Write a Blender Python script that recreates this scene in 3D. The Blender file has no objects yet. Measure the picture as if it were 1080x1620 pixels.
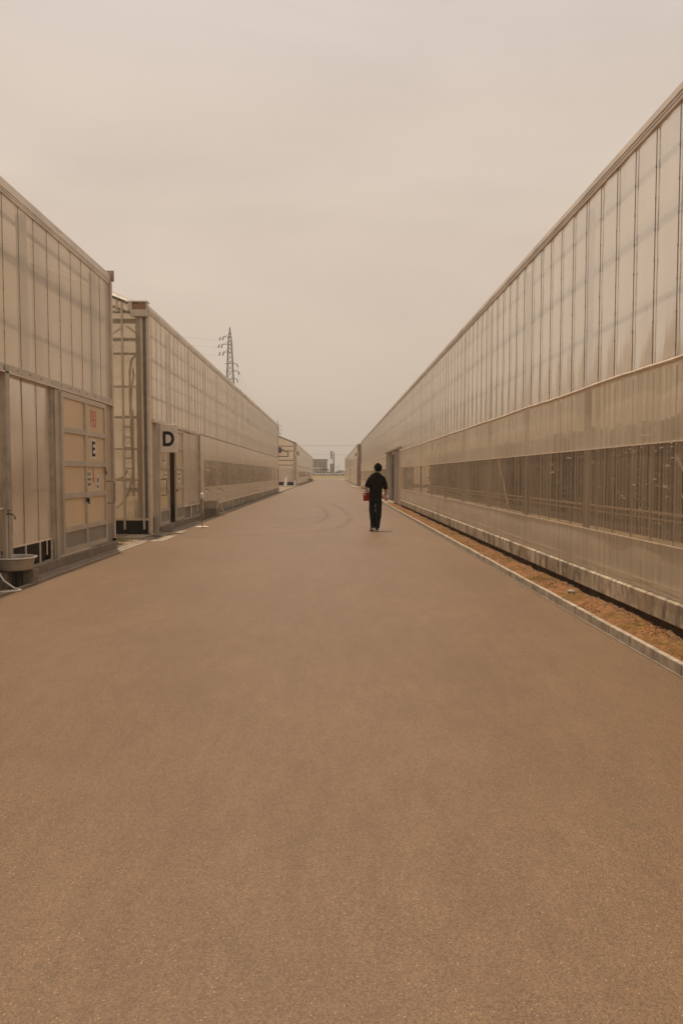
import bpy, bmesh, math, random
from mathutils import Vector, Matrix, noise
random.seed(7)
S = bpy.context.scene
COL = S.collection
R = math.radians
VX, VY, F = 525.0, 750.0, 1150.0      # vanishing point and focal length in photo pixels, used only to derive real sizes

# ------------------------------------------------------------------ camera
cd = bpy.data.cameras.new('camera'); cam = bpy.data.objects.new('camera', cd); COL.objects.link(cam)
cd.sensor_fit = 'VERTICAL'; cd.sensor_height = 36; cd.sensor_width = 24
cd.lens = 36 * F / 1620; cd.clip_start = .05; cd.clip_end = 6000
cam.location = (0, 0, 1.5)
cam.rotation_euler = (R(90) - math.atan((810 - VY) / F), 0, -math.atan((540 - VX) / F))
S.camera = cam
# ------------------------------------------------------------------ world and sun
SUN_DIR = Vector((-.095, .26, 1)).normalized()
elev = math.asin(SUN_DIR.z); azi = math.atan2(SUN_DIR.x, SUN_DIR.y)
w = bpy.data.worlds.new('World'); S.world = w; w.use_nodes = True
nt = w.node_tree; nt.nodes.clear()
def N(nt, t, **k):
    n = nt.nodes.new(t)
    for a, b in k.items(): setattr(n, a, b)
    return n
out = N(nt, 'ShaderNodeOutputWorld'); bg = N(nt, 'ShaderNodeBackground'); sky = N(nt, 'ShaderNodeTexSky')
sky.sky_type = 'NISHITA'; sky.sun_disc = False; sky.sun_elevation = elev; sky.sun_rotation = azi; sky.dust_density = 6; sky.air_density = 1.5
tc = N(nt, 'ShaderNodeTexCoord'); sep = N(nt, 'ShaderNodeSeparateXYZ'); nt.links.new(tc.outputs['Generated'], sep.inputs[0])
mp = N(nt, 'ShaderNodeMapping'); mp.inputs['Scale'].default_value = (1, 1, 3.2); nt.links.new(tc.outputs['Generated'], mp.inputs[0])
nz = N(nt, 'ShaderNodeTexNoise'); nz.inputs['Scale'].default_value = 1.7; nz.inputs['Detail'].default_value = 5; nz.inputs['Roughness'].default_value = .55
nz.inputs['Distortion'].default_value = .5
nt.links.new(mp.outputs[0], nz.inputs['Vector'])
ramp = N(nt, 'ShaderNodeValToRGB'); e = ramp.color_ramp
def lin(c): return tuple(((v / 255) / 12.92 if v / 255 <= .04045 else ((v / 255 + .055) / 1.055) ** 2.4) for v in c) + (1,)
e.elements[0].position = 0; e.elements[0].color = lin((200, 184, 166))
e.elements[1].position = .62; e.elements[1].color = lin((212, 201, 195))
for p, c in ((.12, (208, 191, 172)), (.27, (216, 198, 181)), (.42, (220, 204, 189))):
    x = e.elements.new(p); x.color = lin(c)
nt.links.new(sep.outputs['Z'], ramp.inputs[0])
cl = N(nt, 'ShaderNodeMapRange'); cl.inputs[1].default_value = .3; cl.inputs[2].default_value = .7; cl.inputs[3].default_value = .89; cl.inputs[4].default_value = 1.06
nt.links.new(nz.outputs['Fac'], cl.inputs[0])
mul = N(nt, 'ShaderNodeVectorMath', operation='SCALE'); nt.links.new(ramp.outputs[0], mul.inputs[0]); nt.links.new(cl.outputs[0], mul.inputs['Scale'])
sc10 = N(nt, 'ShaderNodeVectorMath', operation='SCALE'); sc10.inputs['Scale'].default_value = 10.0; nt.links.new(mul.outputs[0], sc10.inputs[0])
mx = N(nt, 'ShaderNodeMix', data_type='RGBA'); mx.inputs[0].default_value = .96
nt.links.new(sky.outputs[0], mx.inputs[6]); nt.links.new(sc10.outputs[0], mx.inputs[7])
nt.links.new(mx.outputs[2], bg.inputs[0]); bg.inputs[1].default_value = .1
nt.links.new(bg.outputs[0], out.inputs[0])
sl = bpy.data.lights.new('sun', 'SUN'); sun = bpy.data.objects.new('sun', sl); COL.objects.link(sun)
sl.energy = 3.3; sl.angle = R(1.0); sl.color = (1, .84, .66)
sun.rotation_euler = SUN_DIR.to_track_quat('Z', 'Y').to_euler()
S.view_settings.view_transform = 'Standard'; S.view_settings.look = 'None'; S.view_settings.gamma = 1
S.view_settings.exposure = 0.04; S.view_settings.use_curve_mapping = False
S.cycles.max_bounces = 10; S.cycles.transparent_max_bounces = 16; S.cycles.transmission_bounces = 8; S.cycles.diffuse_bounces = 5
S.cycles.sample_clamp_indirect = 4

# ------------------------------------------------------------------ mesh helper
class MB:
    def __init__(s): s.v = []; s.f = []
    def add(s, vs, fs):
        o = len(s.v); s.v += [tuple(v) for v in vs]; s.f += [tuple(i + o for i in f) for f in fs]; return s
    def box(s, x0, y0, z0, x1, y1, z1):
        if x0 > x1: x0, x1 = x1, x0
        if y0 > y1: y0, y1 = y1, y0
        if z0 > z1: z0, z1 = z1, z0
        return s.add([(x0, y0, z0), (x1, y0, z0), (x1, y1, z0), (x0, y1, z0), (x0, y0, z1), (x1, y0, z1), (x1, y1, z1), (x0, y1, z1)],
                     [(0, 3, 2, 1), (4, 5, 6, 7), (0, 1, 5, 4), (1, 2, 6, 5), (2, 3, 7, 6), (3, 0, 4, 7)])
    def bbox(s, x0, y0, z0, x1, y1, z1, b=.004):      # box with chamfered edges
        bm = bmesh.new(); bmesh.ops.create_cube(bm, size=1)
        for v in bm.verts: v.co = ((x0 + x1) / 2 + v.co.x * abs(x1 - x0), (y0 + y1) / 2 + v.co.y * abs(y1 - y0), (z0 + z1) / 2 + v.co.z * abs(z1 - z0))
        bmesh.ops.bevel(bm, geom=bm.edges[:], offset=b, segments=1, affect='EDGES')
        bm.verts.index_update()
        s.add([v.co[:] for v in bm.verts], [[v.index for v in f.verts] for f in bm.faces]); bm.free(); return s
    def quad(s, a, b, c, d): return s.add([a, b, c, d], [(0, 1, 2, 3)])
    def prism_y(s, prof, y0, y1, cap=True):
        n = len(prof); vs = [(x, y0, z) for x, z in prof] + [(x, y1, z) for x, z in prof]
        fs = [(i, (i + 1) % n, n + (i + 1) % n, n + i) for i in range(n)]
        if cap: fs += [tuple(range(n - 1, -1, -1)), tuple(range(n, 2 * n))]
        return s.add(vs, fs)
    def tube(s, pts, r, n=6, cap=True):
        pts = [Vector(p) for p in pts]; rr = r if isinstance(r, (list, tuple)) else [r] * len(pts)
        rings = []; up = None
        for i, p in enumerate(pts):
            d = (pts[min(i + 1, len(pts) - 1)] - pts[max(i - 1, 0)]).normalized()
            if up is None: up = Vector((0, 0, 1)) if abs(d.z) < .9 else Vector((1, 0, 0))
            a = d.cross(up)
            if a.length < 1e-4: a = d.cross(Vector((0, 1, 0)))
            a.normalize(); b = d.cross(a).normalized(); up = -b if b.dot(up) < 0 else b
            rings.append([p + (a * math.cos(2 * math.pi * k / n) + b * math.sin(2 * math.pi * k / n)) * rr[i] for k in range(n)])
        vs = [v for rg in rings for v in rg]; fs = []
        for i in range(len(rings) - 1):
            for k in range(n):
                fs.append((i * n + k, i * n + (k + 1) % n, (i + 1) * n + (k + 1) % n, (i + 1) * n + k))
        if cap: fs += [tuple(range(n - 1, -1, -1)), tuple((len(rings) - 1) * n + k for k in range(n))]
        return s.add(vs, fs)
    def loft(s, rings, cap=True):      # rings of (cx,cy,cz,rx,ry)
        n = 14; vs = []; fs = []
        for (cx, cy, cz, rx, ry) in rings:
            for k in range(n):
                a = 2 * math.pi * k / n; vs.append((cx + rx * math.cos(a), cy + ry * math.sin(a), cz))
        for i in range(len(rings) - 1):
            for k in range(n): fs.append((i * n + k, i * n + (k + 1) % n, (i + 1) * n + (k + 1) % n, (i + 1) * n + k))
        if cap: fs += [tuple(range(n - 1, -1, -1)), tuple((len(rings) - 1) * n + k for k in range(n))]
        return s.add(vs, fs)
    def lathe(s, prof, c, n=28, open_=True):
        vs = []; fs = []
        for r, z in prof:
            for k in range(n):
                a = 2 * math.pi * k / n; vs.append((c[0] + r * math.cos(a), c[1] + r * math.sin(a), c[2] + z))
        for i in range(len(prof) - 1):
            for k in range(n): fs.append((i * n + k, i * n + (k + 1) % n, (i + 1) * n + (k + 1) % n, (i + 1) * n + k))
        return s.add(vs, fs)
    def mesh(s, name, mat, org=(0, 0, 0), smooth=False):
        me = bpy.data.meshes.new(name); me.from_pydata([(x - org[0], y - org[1], z - org[2]) for x, y, z in s.v], [], s.f)
        if mat: me.materials.append(mat)
        if smooth: me.polygons.foreach_set('use_smooth', [True] * len(me.polygons))
        me.update(); return me
WP = {}
def put(o, parent, org):
    COL.objects.link(o)
    if parent is not None:
        o.parent = parent; o.location = Vector(org) - WP[parent.name]
    else: o.location = org
    WP[o.name] = Vector(org); return o
def obj(name, mb, mat, parent=None, org=None, smooth=False, label=None, cat=None, kind=None, group=None):
    if org is None:
        n = len(mb.v); org = (sum(v[0] for v in mb.v) / n, sum(v[1] for v in mb.v) / n, min(v[2] for v in mb.v))
    o = bpy.data.objects.new(name, mb.mesh(name, mat, org, smooth)); put(o, parent, org); return tag(o, label, cat, kind, group)
def inst(name, me, parent, org, **k):
    o = bpy.data.objects.new(name, me); put(o, parent, org); return tag(o, **k)
def tag(o, label=None, cat=None, kind=None, group=None):
    if label: o['label'] = label
    if cat: o['category'] = cat
    if kind: o['kind'] = kind
    if group: o['group'] = group
    return o
def thing(name, org, label, cat, group=None):
    o = bpy.data.objects.new(name, None); o.empty_display_size = .2; put(o, None, org); return tag(o, label, cat, None, group)

# ------------------------------------------------------------------ materials
def mat(name):
    m = bpy.data.materials.new(name); m.use_nodes = True; nt = m.node_tree; nt.nodes.clear()
    o = N(nt, 'ShaderNodeOutputMaterial'); return m, nt, o
def noise_(nt, scale, vec=None, detail=4, rough=.55, sc=None):
    g = N(nt, 'ShaderNodeNewGeometry') if vec is None else None
    v = g.outputs['Position'] if vec is None else vec
    if sc:
        mp = N(nt, 'ShaderNodeMapping'); mp.inputs['Scale'].default_value = sc; nt.links.new(v, mp.inputs[0]); v = mp.outputs[0]
    n = N(nt, 'ShaderNodeTexNoise'); n.inputs['Scale'].default_value = scale; n.inputs['Detail'].default_value = detail; n.inputs['Roughness'].default_value = rough
    nt.links.new(v, n.inputs['Vector']); return n.outputs['Fac']
def rng(nt, f, a, b, c, d):
    m = N(nt, 'ShaderNodeMapRange'); nt.links.new(f, m.inputs[0])
    for i, v in enumerate((a, b, c, d)): m.inputs[i + 1].default_value = v
    return m.outputs[0]
def mixc(nt, f, a, b, mode='MIX'):
    m = N(nt, 'ShaderNodeMix', data_type='RGBA', blend_type=mode)
    for i, v in ((0, f), (6, a), (7, b)):
        if isinstance(v, (int, float)): m.inputs[i].default_value = v
        elif isinstance(v, tuple): m.inputs[i].default_value = v if len(v) == 4 else v + (1,)
        else: nt.links.new(v, m.inputs[i])
    return m.outputs[2]
def bump(nt, f, strength=.3, dist=.01):
    b = N(nt, 'ShaderNodeBump'); b.inputs['Strength'].default_value = strength; b.inputs['Distance'].default_value = dist
    nt.links.new(f, b.inputs['Height']); return b.outputs[0]
def simple(name, col, rough=.6, metal=0, var=.15, scale=6, bs=.15, bd=.004, sc=None, stain=None, spec=.5):
    m, nt, o = mat(name); p = N(nt, 'ShaderNodeBsdfPrincipled'); nt.links.new(p.outputs[0], o.inputs[0])
    p.inputs['Roughness'].default_value = rough; p.inputs['Specular IOR Level'].default_value = spec; p.inputs['Metallic'].default_value = metal
    n1 = noise_(nt, scale, sc=sc); dark = tuple(c * (1 - var * 1.6) for c in col); lite = tuple(min(1, c * (1 + var)) for c in col)
    c = mixc(nt, rng(nt, n1, .3, .7, 0, 1), dark, lite)
    if stain:
        n2 = noise_(nt, stain[1], sc=stain[2], detail=5); c = mixc(nt, rng(nt, n2, stain[3], stain[4], 0, stain[5]), c, stain[0])
    nt.links.new(c, p.inputs['Base Color'])
    nt.links.new(rng(nt, n1, .3, .7, max(.05, rough - .08), min(1, rough + .1)), p.inputs['Roughness'])
    if bs: nt.links.new(bump(nt, noise_(nt, scale * 8), bs, bd), p.inputs['Normal'])
    return m
def film(name, col, transp, gloss=1.0, trans=.5, streak=None, wr=.35, rough=.12, dirt=.25, ior=1.35):
    """poly film: part see-through, part milky (diffuse + translucent), fresnel gloss"""
    m, nt, o = mat(name)
    wv = noise_(nt, 1.0, sc=(1, 2.2, .35), detail=3)
    fine = noise_(nt, 1.0, sc=(14, 16, 3.2), detail=4)
    add = N(nt, 'ShaderNodeMath', operation='MULTIPLY_ADD'); nt.links.new(fine, add.inputs[0]); add.inputs[1].default_value = .16; nt.links.new(wv, add.inputs[2])
    nrm = bump(nt, add.outputs[0], wr, .05)
    c = mixc(nt, rng(nt, noise_(nt, .7, sc=(1, 1, .5), detail=5), .3, .7, 0, dirt), col + (1,), tuple(x * .62 for x in col[:2]) + (col[2] * .5, 1))
    d = N(nt, 'ShaderNodeBsdfDiffuse'); t = N(nt, 'ShaderNodeBsdfTranslucent'); nt.links.new(c, d.inputs[0]); nt.links.new(c, t.inputs[0])
    nt.links.new(nrm, d.inputs['Normal'])
    a = N(nt, 'ShaderNodeMixShader'); a.inputs[0].default_value = trans; nt.links.new(d.outputs[0], a.inputs[1]); nt.links.new(t.outputs[0], a.inputs[2])
    tr = N(nt, 'ShaderNodeBsdfTransparent'); tr.inputs[0].default_value = (.97, .92, .84, 1)
    b = N(nt, 'ShaderNodeMixShader'); nt.links.new(a.outputs[0], b.inputs[1]); nt.links.new(tr.outputs[0], b.inputs[2]); b.inputs[0].default_value = transp
    if streak:
        s1 = noise_(nt, 1.0, sc=(0.01, streak[0], .07), detail=5, rough=.7)
        big = noise_(nt, 1.0, sc=(.01, .5, .2), detail=2)
        r1 = rng(nt, s1, .38, .62, streak[1], streak[2]); r2 = rng(nt, big, .3, .7, .75, 1.15)
        mm = N(nt, 'ShaderNodeMath', operation='MULTIPLY', use_clamp=True); nt.links.new(r1, mm.inputs[0]); nt.links.new(r2, mm.inputs[1])
        nt.links.new(mm.outputs[0], b.inputs[0])
    g = N(nt, 'ShaderNodeBsdfGlossy'); g.inputs['Roughness'].default_value = rough; nt.links.new(nrm, g.inputs['Normal']); g.inputs[0].default_value = (.95, .93, .9, 1)
    fr = N(nt, 'ShaderNodeFresnel'); fr.inputs[0].default_value = ior; nt.links.new(nrm, fr.inputs['Normal'])
    fm = N(nt, 'ShaderNodeMath', operation='MULTIPLY', use_clamp=True); nt.links.new(fr.outputs[0], fm.inputs[0]); fm.inputs[1].default_value = gloss
    f = N(nt, 'ShaderNodeMixShader'); nt.links.new(fm.outputs[0], f.inputs[0]); nt.links.new(b.outputs[0], f.inputs[1]); nt.links.new(g.outputs[0], f.inputs[2])
    nt.links.new(f.outputs[0], o.inputs[0]); return m

M = {}
M['film'] = film('upper film', (.93, .85, .75), .19, trans=.55, gloss=.5, wr=.3, rough=.1)
M['film_low'] = film('lower film', (.80, .69, .57), .2, trans=.5, gloss=.5, wr=.25, rough=.16, dirt=.4)
M['curtain'] = film('curtain film', (.76, .65, .51), .1, trans=.35, gloss=.4, streak=(12, .0, .28), wr=.25, rough=.2, dirt=.35)
M['band'] = film('clear window film', (.58, .47, .35), .5, trans=.3, gloss=.35, streak=(19, .22, .80), wr=.25, rough=.15)
M['band_far'] = film('clear window film faded', (.56, .45, .33), .3, trans=.3, gloss=.35, streak=(5, .42, .72), wr=.25, rough=.2)
M['roof'] = film('roof film', (.8, .72, .62), .6, trans=.7, gloss=.5)
M['gable'] = film('gable film', (.72, .62, .49), .36, trans=.5, gloss=.5, wr=.2)
M['pane'] = film('door pane', (.86, .69, .48), .05, trans=.25, gloss=.5, wr=.08, rough=.25, dirt=.3)
M['pane_grey'] = simple('door kick panel', (.30, .26, .2), .5, 0, .12, 3)
M['dark2'] = simple('side doorway shade', (.11, .085, .06), .8, 0, .3, 1.2, .2, .01, sc=(1, 4, .4))  # interior shade put into a dark colour, for the side door opening
M['alu'] = simple('aluminium frame', (.54, .47, .38), .5, .25, .1, 2.5, .1, .002)
M['galv'] = simple('galvanised steel', (.44, .39, .32), .45, .35, .18, 5, .1, .002)
M['railgrey'] = simple('grey rail', (.27, .245, .21), .5, .3, .15, 5, 0)
M['clip'] = simple('film clip rail', (.26, .23, .19), .5, .4, .2, 8, 0)
M['gutter'] = simple('gutter sheet', (.70, .61, .51), .5, .2, .12, 1.2, .1, .003, stain=((.2, .15, .1), 1, (1, 1.2, 6), .5, .75, .5))
M['lip'] = simple('rolled film edge', (.78, .64, .49), .45, 0, .12, 10, .4, .004)
M['innerpost'] = simple('inner steel post', (.17, .155, .13), .5, .3, .15, 5, 0)
M['innerpipe'] = simple('inner pipe', (.09, .08, .068), .5, .2, .15, 5, 0)
M['palepipe'] = simple('pale bench pipe', (.62, .5, .36), .5, 0, .1, 5, 0)
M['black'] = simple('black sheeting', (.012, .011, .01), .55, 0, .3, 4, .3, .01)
M['dark'] = simple('inner doorway shade', (.40, .31, .22), .8, 0, .3, 1.2, .2, .01, sc=(1, 4, .4))  # brown tone stands in for the interior shade behind the D door
M['conc'] = simple('concrete', (.27, .215, .16), .9, 0, .2, 7, .35, .004, stain=((.13, .095, .065), 1.4, (1, 1, 1), .5, .7, .6))
M['conc_pale'] = simple('pale concrete', (.33, .265, .19), .9, 0, .15, 7, .35, .004, stain=((.22, .17, .12), 1.6, (1, 1, 1), .5, .7, .5))
M['kerb'] = simple('kerb stone', (.44, .37, .28), .9, 0, .22, 9, .4, .003, stain=((.17, .12, .075), 3, (1, 1, 1), .48, .7, .55))
M['white'] = simple('white plastic', (.80, .74, .66), .4, 0, .06, 5, 0)
M['basin'] = simple('basin enamel', (.40, .35, .29), .4, 0, .12, 6, .1, .002)
M['paper'] = simple('paper', (.70, .62, .52), .8, 0, .05, 9, 0)
M['ink'] = simple('black print', (.012, .011, .012), .6, 0, .1, 9, 0)
M['inkgrey'] = simple('grey print', (.22, .18, .15), .7, 0, .1, 9, 0)
M['inkgreen'] = simple('green print', (.28, .32, .15), .7, 0, .1, 9, 0)
M['inkred'] = simple('red print', (.55, .16, .11), .7, 0, .1, 9, 0)
M['pinkpaper'] = simple('pink paper', (.62, .36, .28), .8, 0, .05, 9, 0)
M['orange'] = simple('orange print', (.60, .24, .10), .7, 0, .1, 9, 0)
M['signboard'] = simple('sign board', (.78, .70, .60), .5, 0, .08, 5, .05, .002)
M['brass'] = simple('tap metal', (.3, .27, .22), .35, .8, .1, 8, 0)
M['rust'] = simple('copper handle', (.30, .17, .10), .45, .4, .2, 12, 0)
M['skin'] = simple('skin', (.42, .24, .155), .55, 0, .06, 20, 0)
M['shirt'] = simple('black cotton', (.014, .0100, .0092), .95, 0, .2, 12, .4, .006, spec=.12)
M['jeans'] = simple('charcoal denim', (.0125, .0145, .017), .95, 0, .25, 14, .4, .006, sc=(1, 1, .3), spec=.15)
M['hair'] = simple('black hair', (.004, .0035, .0035), .8, 0, .3, 40, .5, .004, spec=.1)
M['shoe'] = simple('dark shoe', (.018, .016, .015), .6, 0, .1, 20, 0)
M['sole'] = simple('white sole', (.6, .55, .48), .6, 0, .06, 20, 0)
M['bagred'] = simple('red bag', (.38, .012, .016), .55, 0, .12, 8, .3, .01)
M['bagwhite'] = simple('white bag', (.78, .70, .62), .55, 0, .08, 8, .3, .01)
M['pink'] = simple('pink wrapper', (.62, .36, .37), .4, 0, .2, 30, .3, .005)
M['pylon'] = simple('pylon steel', (.075, .05, .03), .6, .3, .1, 1, 0)
M['cable'] = simple('cable', (.16, .13, .1), .6, 0, .1, 1, 0)
M['carwhite'] = simple('white car paint', (.66, .62, .56), .3, 0, .03, 1, 0)
M['cargrey'] = simple('grey car paint', (.2, .19, .18), .3, .2, .03, 1, 0)
M['glass'] = simple('dark glass', (.02, .022, .025), .1, 0, .1, 1, 0)
M['tyre'] = simple('tyre rubber', (.015, .015, .015), .8, 0, .1, 8, 0)
M['wh_wall'] = simple('warehouse wall', (.40, .375, .29), .8, 0, .08, .3, 0)
M['wh_dark'] = simple('warehouse column', (.24, .22, .165), .8, 0, .08, .3, 0)
M['roofwhite'] = simple('white roof sheet', (.62, .56, .48), .6, 0, .06, .4, 0)
M['roofdark'] = simple('dark roof', (.05, .045, .04), .7, 0, .1, .4, 0)
M['board'] = simple('grey cladding', (.28, .25, .205), .7, 0, .08, .5, 0)
M['signdark'] = simple('dark sign face', (.085, .072, .06), .6, 0, .1, 1, 0)
M['moss'] = simple('moss', (.14, .085, .015), .95, 0, .35, 30, 0)
M['straw'] = simple('dry straw', (.42, .24, .115), .9, 0, .3, 12, 0)
M['stone'] = simple('pale stone', (.4, .34, .28), .85, 0, .2, 20, .3, .004)
M['pebble'] = simple('pebble', (.3, .225, .155), .9, 0, .45, 3.3, 0)
M['leaf'] = simple('crop leaf', (.042, .038, .022), .9, 0, .4, 4, 0, spec=.1)
M['grassblade'] = simple('verge grass', (.16, .155, .03), .8, 0, .35, 5, 0)

def asphalt():
    m, nt, o = mat('asphalt'); p = N(nt, 'ShaderNodeBsdfPrincipled'); nt.links.new(p.outputs[0], o.inputs[0]); p.inputs['Roughness'].default_value = .52
    p.inputs['Specular IOR Level'].default_value = .55
    g = N(nt, 'ShaderNodeNewGeometry').outputs['Position']
    a = noise_(nt, .35, g, 5); b = noise_(nt, 2.3, g, 5, .65, sc=(1, .55, 1)); c = noise_(nt, 170, g, 3, .75); st = noise_(nt, 1.0, g, 4, .6, sc=(2.2, .12, 1))
    col = mixc(nt, rng(nt, a, .3, .7, 0, 1), (.165, .098, .047), (.202, .122, .060))
    col = mixc(nt, rng(nt, b, .35, .7, 0, .5), col, (.150, .089, .045))
    col = mixc(nt, rng(nt, st, .5, .75, 0, .28), col, (.222, .140, .076))
    gm = noise_(nt, 85, g, 3, .8, sc=(1, .45, 1)); gl = noise_(nt, 9, g, 3, .75, sc=(1, .28, 1)); bl = noise_(nt, .9, g, 4, .6, sc=(1.3, .35, 1))
    col = mixc(nt, rng(nt, gm, .38, .62, 0, 1), mixc(nt, 1, col, (.90, .895, .89), 'MULTIPLY'), mixc(nt, 1, col, (1.085, 1.085, 1.085), 'MULTIPLY'))
    col = mixc(nt, rng(nt, gl, .36, .64, 0, 1), mixc(nt, 1, col, (.93, .92, .91), 'MULTIPLY'), mixc(nt, 1, col, (1.05, 1.05, 1.05), 'MULTIPLY'))
    col = mixc(nt, rng(nt, bl, .35, .65, 0, 1), mixc(nt, 1, col, (.95, .94, .93), 'MULTIPLY'), mixc(nt, 1, col, (1.04, 1.04, 1.04), 'MULTIPLY'))
    col = mixc(nt, rng(nt, c, .36, .64, -.05, 1.0), mixc(nt, 1, col, (.56, .55, .54), 'MULTIPLY'), mixc(nt, 1, col, (1.36, 1.36, 1.36), 'MULTIPLY'))
    v = N(nt, 'ShaderNodeTexVoronoi'); v.inputs['Scale'].default_value = 120; nt.links.new(g, v.inputs['Vector'])
    sepc = N(nt, 'ShaderNodeSeparateColor'); nt.links.new(v.outputs['Color'], sepc.inputs[0])
    m1 = N(nt, 'ShaderNodeMath', operation='LESS_THAN'); nt.links.new(v.outputs['Distance'], m1.inputs[0]); m1.inputs[1].default_value = .27
    m2 = N(nt, 'ShaderNodeMath', operation='GREATER_THAN'); nt.links.new(sepc.outputs[0], m2.inputs[0]); m2.inputs[1].default_value = .955
    m3 = N(nt, 'ShaderNodeMath', operation='MULTIPLY'); nt.links.new(m1.outputs[0], m3.inputs[0]); nt.links.new(m2.outputs[0], m3.inputs[1])
    m4 = N(nt, 'ShaderNodeMath', operation='GREATER_THAN'); nt.links.new(sepc.outputs[1], m4.inputs[0]); m4.inputs[1].default_value = .95
    m5 = N(nt, 'ShaderNodeMath', operation='MULTIPLY'); nt.links.new(m1.outputs[0], m5.inputs[0]); nt.links.new(m4.outputs[0], m5.inputs[1])
    col = mixc(nt, m3.outputs[0], col, (.40, .31, .21)); col = mixc(nt, m5.outputs[0], col, (.055, .038, .026))
    nt.links.new(col, p.inputs['Base Color'])
    nt.links.new(bump(nt, c, .5, .004), p.inputs['Normal']); return m
M['asphalt'] = asphalt()
def soil():
    m, nt, o = mat('soil'); p = N(nt, 'ShaderNodeBsdfPrincipled'); nt.links.new(p.outputs[0], o.inputs[0]); p.inputs['Roughness'].default_value = .95
    a = noise_(nt, 2.2, detail=5); b = noise_(nt, 14, detail=5, rough=.7)
    col = mixc(nt, rng(nt, b, .3, .7, 0, 1), (.095, .040, .013), (.33, .150, .050))
    col = mixc(nt, rng(nt, a, .47, .58, 0, .85), col, mixc(nt, rng(nt, b, .35, .65, 0, 1), (.085, .044, .005), (.20, .105, .012)))
    nt.links.new(col, p.inputs['Base Color']); nt.links.new(bump(nt, b, .8, .02), p.inputs['Normal']); return m
M['soil'] = soil()
def gravel():
    m, nt, o = mat('gravel ground'); p = N(nt, 'ShaderNodeBsdfPrincipled'); nt.links.new(p.outputs[0], o.inputs[0]); p.inputs['Roughness'].default_value = .95
    a = noise_(nt, .8, detail=5); b = noise_(nt, 22, detail=5, rough=.7)
    col = mixc(nt, rng(nt, b, .3, .7, 0, 1), (.15, .105, .068), (.33, .25, .17)); col = mixc(nt, rng(nt, a, .5, .65, 0, .6), col, (.42, .30, .16))
    nt.links.new(col, p.inputs['Base Color']); nt.links.new(bump(nt, b, .8, .02), p.inputs['Normal']); return m
M['gravel'] = gravel()
def verge():
    m, nt, o = mat('verge'); p = N(nt, 'ShaderNodeBsdfPrincipled'); nt.links.new(p.outputs[0], o.inputs[0]); p.inputs['Roughness'].default_value = .95
    a = noise_(nt, .06, detail=5, sc=(1, 4, 6))
    col = mixc(nt, rng(nt, a, .35, .65, 0, 1), (.26, .17, .05), (.13, .095, .035)); nt.links.new(col, p.inputs['Base Color']); return m
M['verge'] = verge()
M['undercut'] = simple('damp shade-darkened undercut concrete', (.10, .07, .045), .95, 0, .35, 5, .4, .006)  # damp staining plus the shade under the beam, both in the colour
def beam_mat():
    m, nt, o = mat('stained foundation'); p = N(nt, 'ShaderNodeBsdfPrincipled'); nt.links.new(p.outputs[0], o.inputs[0]); p.inputs['Roughness'].default_value = .9
    s = noise_(nt, 1, sc=(1, 5.2, 2.4), detail=6, rough=.7); b = noise_(nt, 18, detail=5); l = noise_(nt, 1.1, detail=3)
    c = mixc(nt, rng(nt, s, .38, .62, 0, 1), (.14, .115, .078), (.66, .55, .40))
    c = mixc(nt, rng(nt, l, .55, .7, 0, .55), c, (.26, .15, .06)); c = mixc(nt, rng(nt, b, .3, .7, 0, .45), c, (.2, .15, .1))
    nt.links.new(c, p.inputs['Base Color']); nt.links.new(bump(nt, b, .4, .006), p.inputs['Normal']); return m
M['foundation'] = beam_mat()
def mark_mat():
    m, nt, o = mat('tyre mark'); p = N(nt, 'ShaderNodeBsdfPrincipled'); p.inputs['Base Color'].default_value = (.085, .058, .04, 1); p.inputs['Roughness'].default_value = .85
    t = N(nt, 'ShaderNodeBsdfTransparent'); mx = N(nt, 'ShaderNodeMixShader'); nt.links.new(t.outputs[0], mx.inputs[1]); nt.links.new(p.outputs[0], mx.inputs[2])
    nt.links.new(rng(nt, noise_(nt, 1.4, detail=5, rough=.7),   .3, .75, .0, .2), mx.inputs[0]); nt.links.new(mx.outputs[0], o.inputs[0]); return m
M['mark'] = mark_mat()

# ------------------------------------------------------------------ ground, road
XE, XR = -4.54, 3.17           # facade planes: left row, right row
g = MB()
prof = [(-900, 0), (-4.40, 0), (-4.40, -.32), (-4.14, -.32), (-4.14, 0), (2.60, 0), (2.60, .02), (900, .02)]
for i in range(len(prof) - 1):
    (a, za), (b, zb) = prof[i], prof[i + 1]; g.quad((a, -40, za), (b, -40, zb), (b, 246, zb), (a, 246, za))
obj('ground', g, M['gravel'], org=(0, 0, 0), kind='structure')
r = MB().box(-4.06, -40, -.1, 2.58, 246, .004)
obj('road', r, M['asphalt'], org=(0, 0, 0), kind='structure')
ed = MB().box(-4.135, -40, -.2, -4.065, 246, .012); obj('road_edging', ed, M['conc_pale'], kind='structure')
vg = MB(); vg.quad((-900, 246, 0), (900, 246, 0), (900, 284, .9), (-900, 284, .9)); vg.quad((-900, 284, .9), (900, 284, .9), (900, 2500, 1.0), (-900, 2500, 1.0))
obj('verge', vg, M['verge'], org=(0, 246, 0), kind='structure')
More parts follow.
